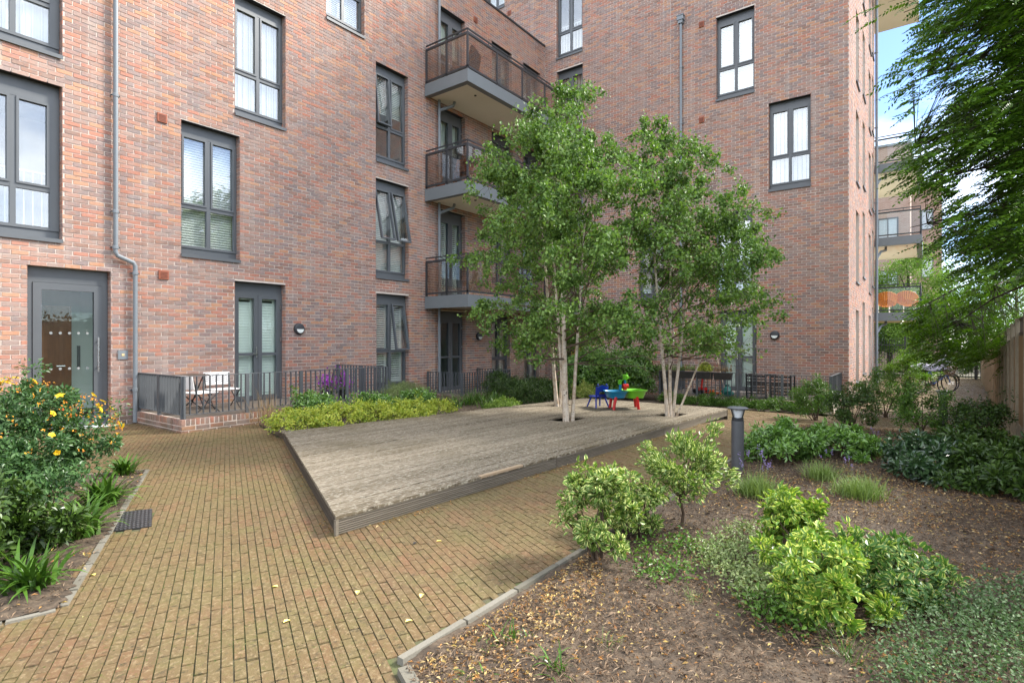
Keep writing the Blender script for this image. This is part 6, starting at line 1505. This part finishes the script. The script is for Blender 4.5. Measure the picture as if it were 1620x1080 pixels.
bxx2, byy2 = dp(1481, 20.1)[:2]; bicycle(bxx2, byy2, rzb+.05, 'blue bicycle parked just behind the one with the basket', plas('blue_paint', (.04, .12, .35)))
cv = thing('bicycle_cover', 'lilac-grey cloth cover draped over the parked bicycle saddle and bars', 'cover', (bxx, byy, gz(bxx)), rzb, local=True)
MAT_CLOTH = M('lilac_cloth', [(.30, .29, .36), (.40, .39, .47)], .8, scale=8, bscale=25, bstr=.5)
mb = MB(); S_ = []
for i, (x, zt, w, dr) in enumerate(((-.75, .95, .05, .02), (-.6, 1.03, .12, .12), (-.35, 1.08, .18, .18), (-.1, 1.05, .2, .2), (.08, 1.02, .22, .16), (.2, 1.05, .25, .12), (.27, 1.25, .22, .30), (.38, 1.40, .18, .42), (.48, 1.36, .18, .42), (.56, 1.2, .16, .3), (.6, 1.02, .1, .1))):
    S_.append([(x+.02*math.sin(i*3+k), w*math.cos(a), zt-dr*(1-math.sin(a))+.01*math.sin(i*5+k*2)) for k, a in enumerate(np.linspace(-.25, math.pi+.25, 11))])
b = len(mb.v)
for s in S_: mb.v += s
for i in range(len(S_)-1):
    for k in range(10): mb.f.append((b+i*11+k, b+i*11+k+1, b+(i+1)*11+k+1, b+(i+1)*11+k))
mb.build('cloth', MAT_CLOTH, cv, smooth=True)
# ---------------- gate at the end of the path ----------------
gt = thing('metal_gate', 'dark steel bar gate and screen closing the end of the path', 'gate', (36.5, 0, gz(36.5)))
zg = gz(36.5); GX = 36.5; y0, y1 = -2.3, 2.6
mb = MB(); mb.box(GX-.02, GX+.02, y0, y1, zg+.12, zg+.17); mb.build('bottom_rail', MAT_DARK, gt)
mb = MB(); mb.box(GX-.02, GX+.02, y0, y1, zg+1.72, zg+1.77); mb.build('top_rail', MAT_DARK, gt)
y = y0+.1
while y < y1: mb = MB(); mb.box(GX-.01, GX+.01, y-.009, y+.009, zg+.06, zg+2.15+.04*math.sin(y*3)); mb.build('bar', MAT_DARK, gt); y += .115
for y in (y0, y0+.28, -.9, .9, y1): mb = MB(); mb.box(GX-.05, GX+.05, y-.05, y+.05, zg-.1, zg+2.2); mb.build('post', MAT_DARK, gt)
mb = MB(); mb.box(GX-.06, GX-.03, -1.1, -.8, zg+.95, zg+1.25); mb.build('lock_plate', MAT_GREYL, gt)
# ---------------- far buildings ----------------
bC = thing('apartment_building', 'pale far block seen between the balconies of the right wing', 'building', (46, 6, -.5))
mb = MB(); mb.box(46, 58, .86, 16, -.6, 14.8); mb.build('wall', MAT_FARB, bC)
mb = MB(); mb.box(52, 60, -.95, .85, -.6, 13.2); mb.build('side_wall', MAT_FARB, bC)
mb = MB(); mb.box(45.9, 58.1, .76, 16.1, 14.8, 14.95); mb.build('roof', MAT_PIPE, bC); mb = MB(); mb.box(51.9, 60, -1.05, .75, 13.2, 13.35); mb.build('roof', MAT_PIPE, bC)
for z in (1.0, 4.6, 8.2, 11.6):
    for y in (1.5, 3.6, 6.2, 9):
        mb = MB(); F_ = ((46, 0), (0, -1), (-1, 0)); frame_rect(mb, F_, -y-1.2, -y, z, z+1.7, .09, .004, .05); mb.fbox(F_, -y-.63, -y-.57, .004, .05, z+.07, z+1.63); w_ = mb.build('window', MAT_GREY, bC)
        mb = MB(); mb.fbox(F_, -y-1.14, -y-.06, .006, .02, z+.06, z+1.64); mb.build('pane', M('far_pane', [(.45, .52, .56)], .08, spec=1.0, rvar=0, bstr=0), w_)
        mb = MB(); mb.fbox(F_, -y-1.25, -y+.05, .004, .1, z-.06, z-.003); mb.build('sill', MAT_GREYL, w_)
for z in (6.2, 9.8):
    mb = MB(); F_ = ((52, 0), (0, -1), (-1, 0)); frame_rect(mb, F_, -.3, .45, z, z+1.5, .07, .004, .05); w_ = mb.build('window', MAT_GREY, bC); mb = MB(); mb.fbox(F_, -.24, .39, .006, .02, z+.06, z+1.44); mb.build('pane', bpy.data.materials['far_pane'], w_)
# inner wall and doors behind the far balconies, part of the right wing
mb = MB(); mb.box(27.06, 32, YC+1.82, YC+2.1, -.45, 14); mb.build('recessed_wall', MAT_FARB, bB)
for z in (2.6, 5.6, 8.56):
    F_ = ((0, YC+1.82), (1, 0), (0, -1)); mb = MB(); frame_rect(mb, F_, 27.6, 29.6, z, z+2.2, .08, .004, .06); mb.fbox(F_, 28.56, 28.64, .004, .06, z+.08, z+2.12); w_ = mb.build('balcony_door', MAT_GREY, bB)
    mb = MB(); mb.fbox(F_, 27.66, 29.54, .006, .02, z+.06, z+2.14); mb.build('pane', bpy.data.materials['far_pane'], w_)
# unseen hedge added behind the camera for window reflections and bounce light
ob = thing('reflection_hedge', 'tall unseen hedge added beyond the fence for window reflections', 'hedge', (3, -6, 0))
R = np.random.default_rng(12); n = 7000; P = np.stack([R.uniform(-12, 9, n), -6+R.normal(0, .5, n), R.uniform(0, 2.6, n)], -1); V, F, uv = leaves(P, R.normal(size=(n, 3)), R.normal(size=(n, 3)), .16, .1, LEAF2); leafobj('foliage', V, F, uv, LM_DARK, ob)
mb = MB(); mb.box(-12, 9, -6.2, -5.8, -.1, 2.3); mb.build('hedge_core', M('hedge_core_mat', [(.02, .035, .012)], .9), ob)
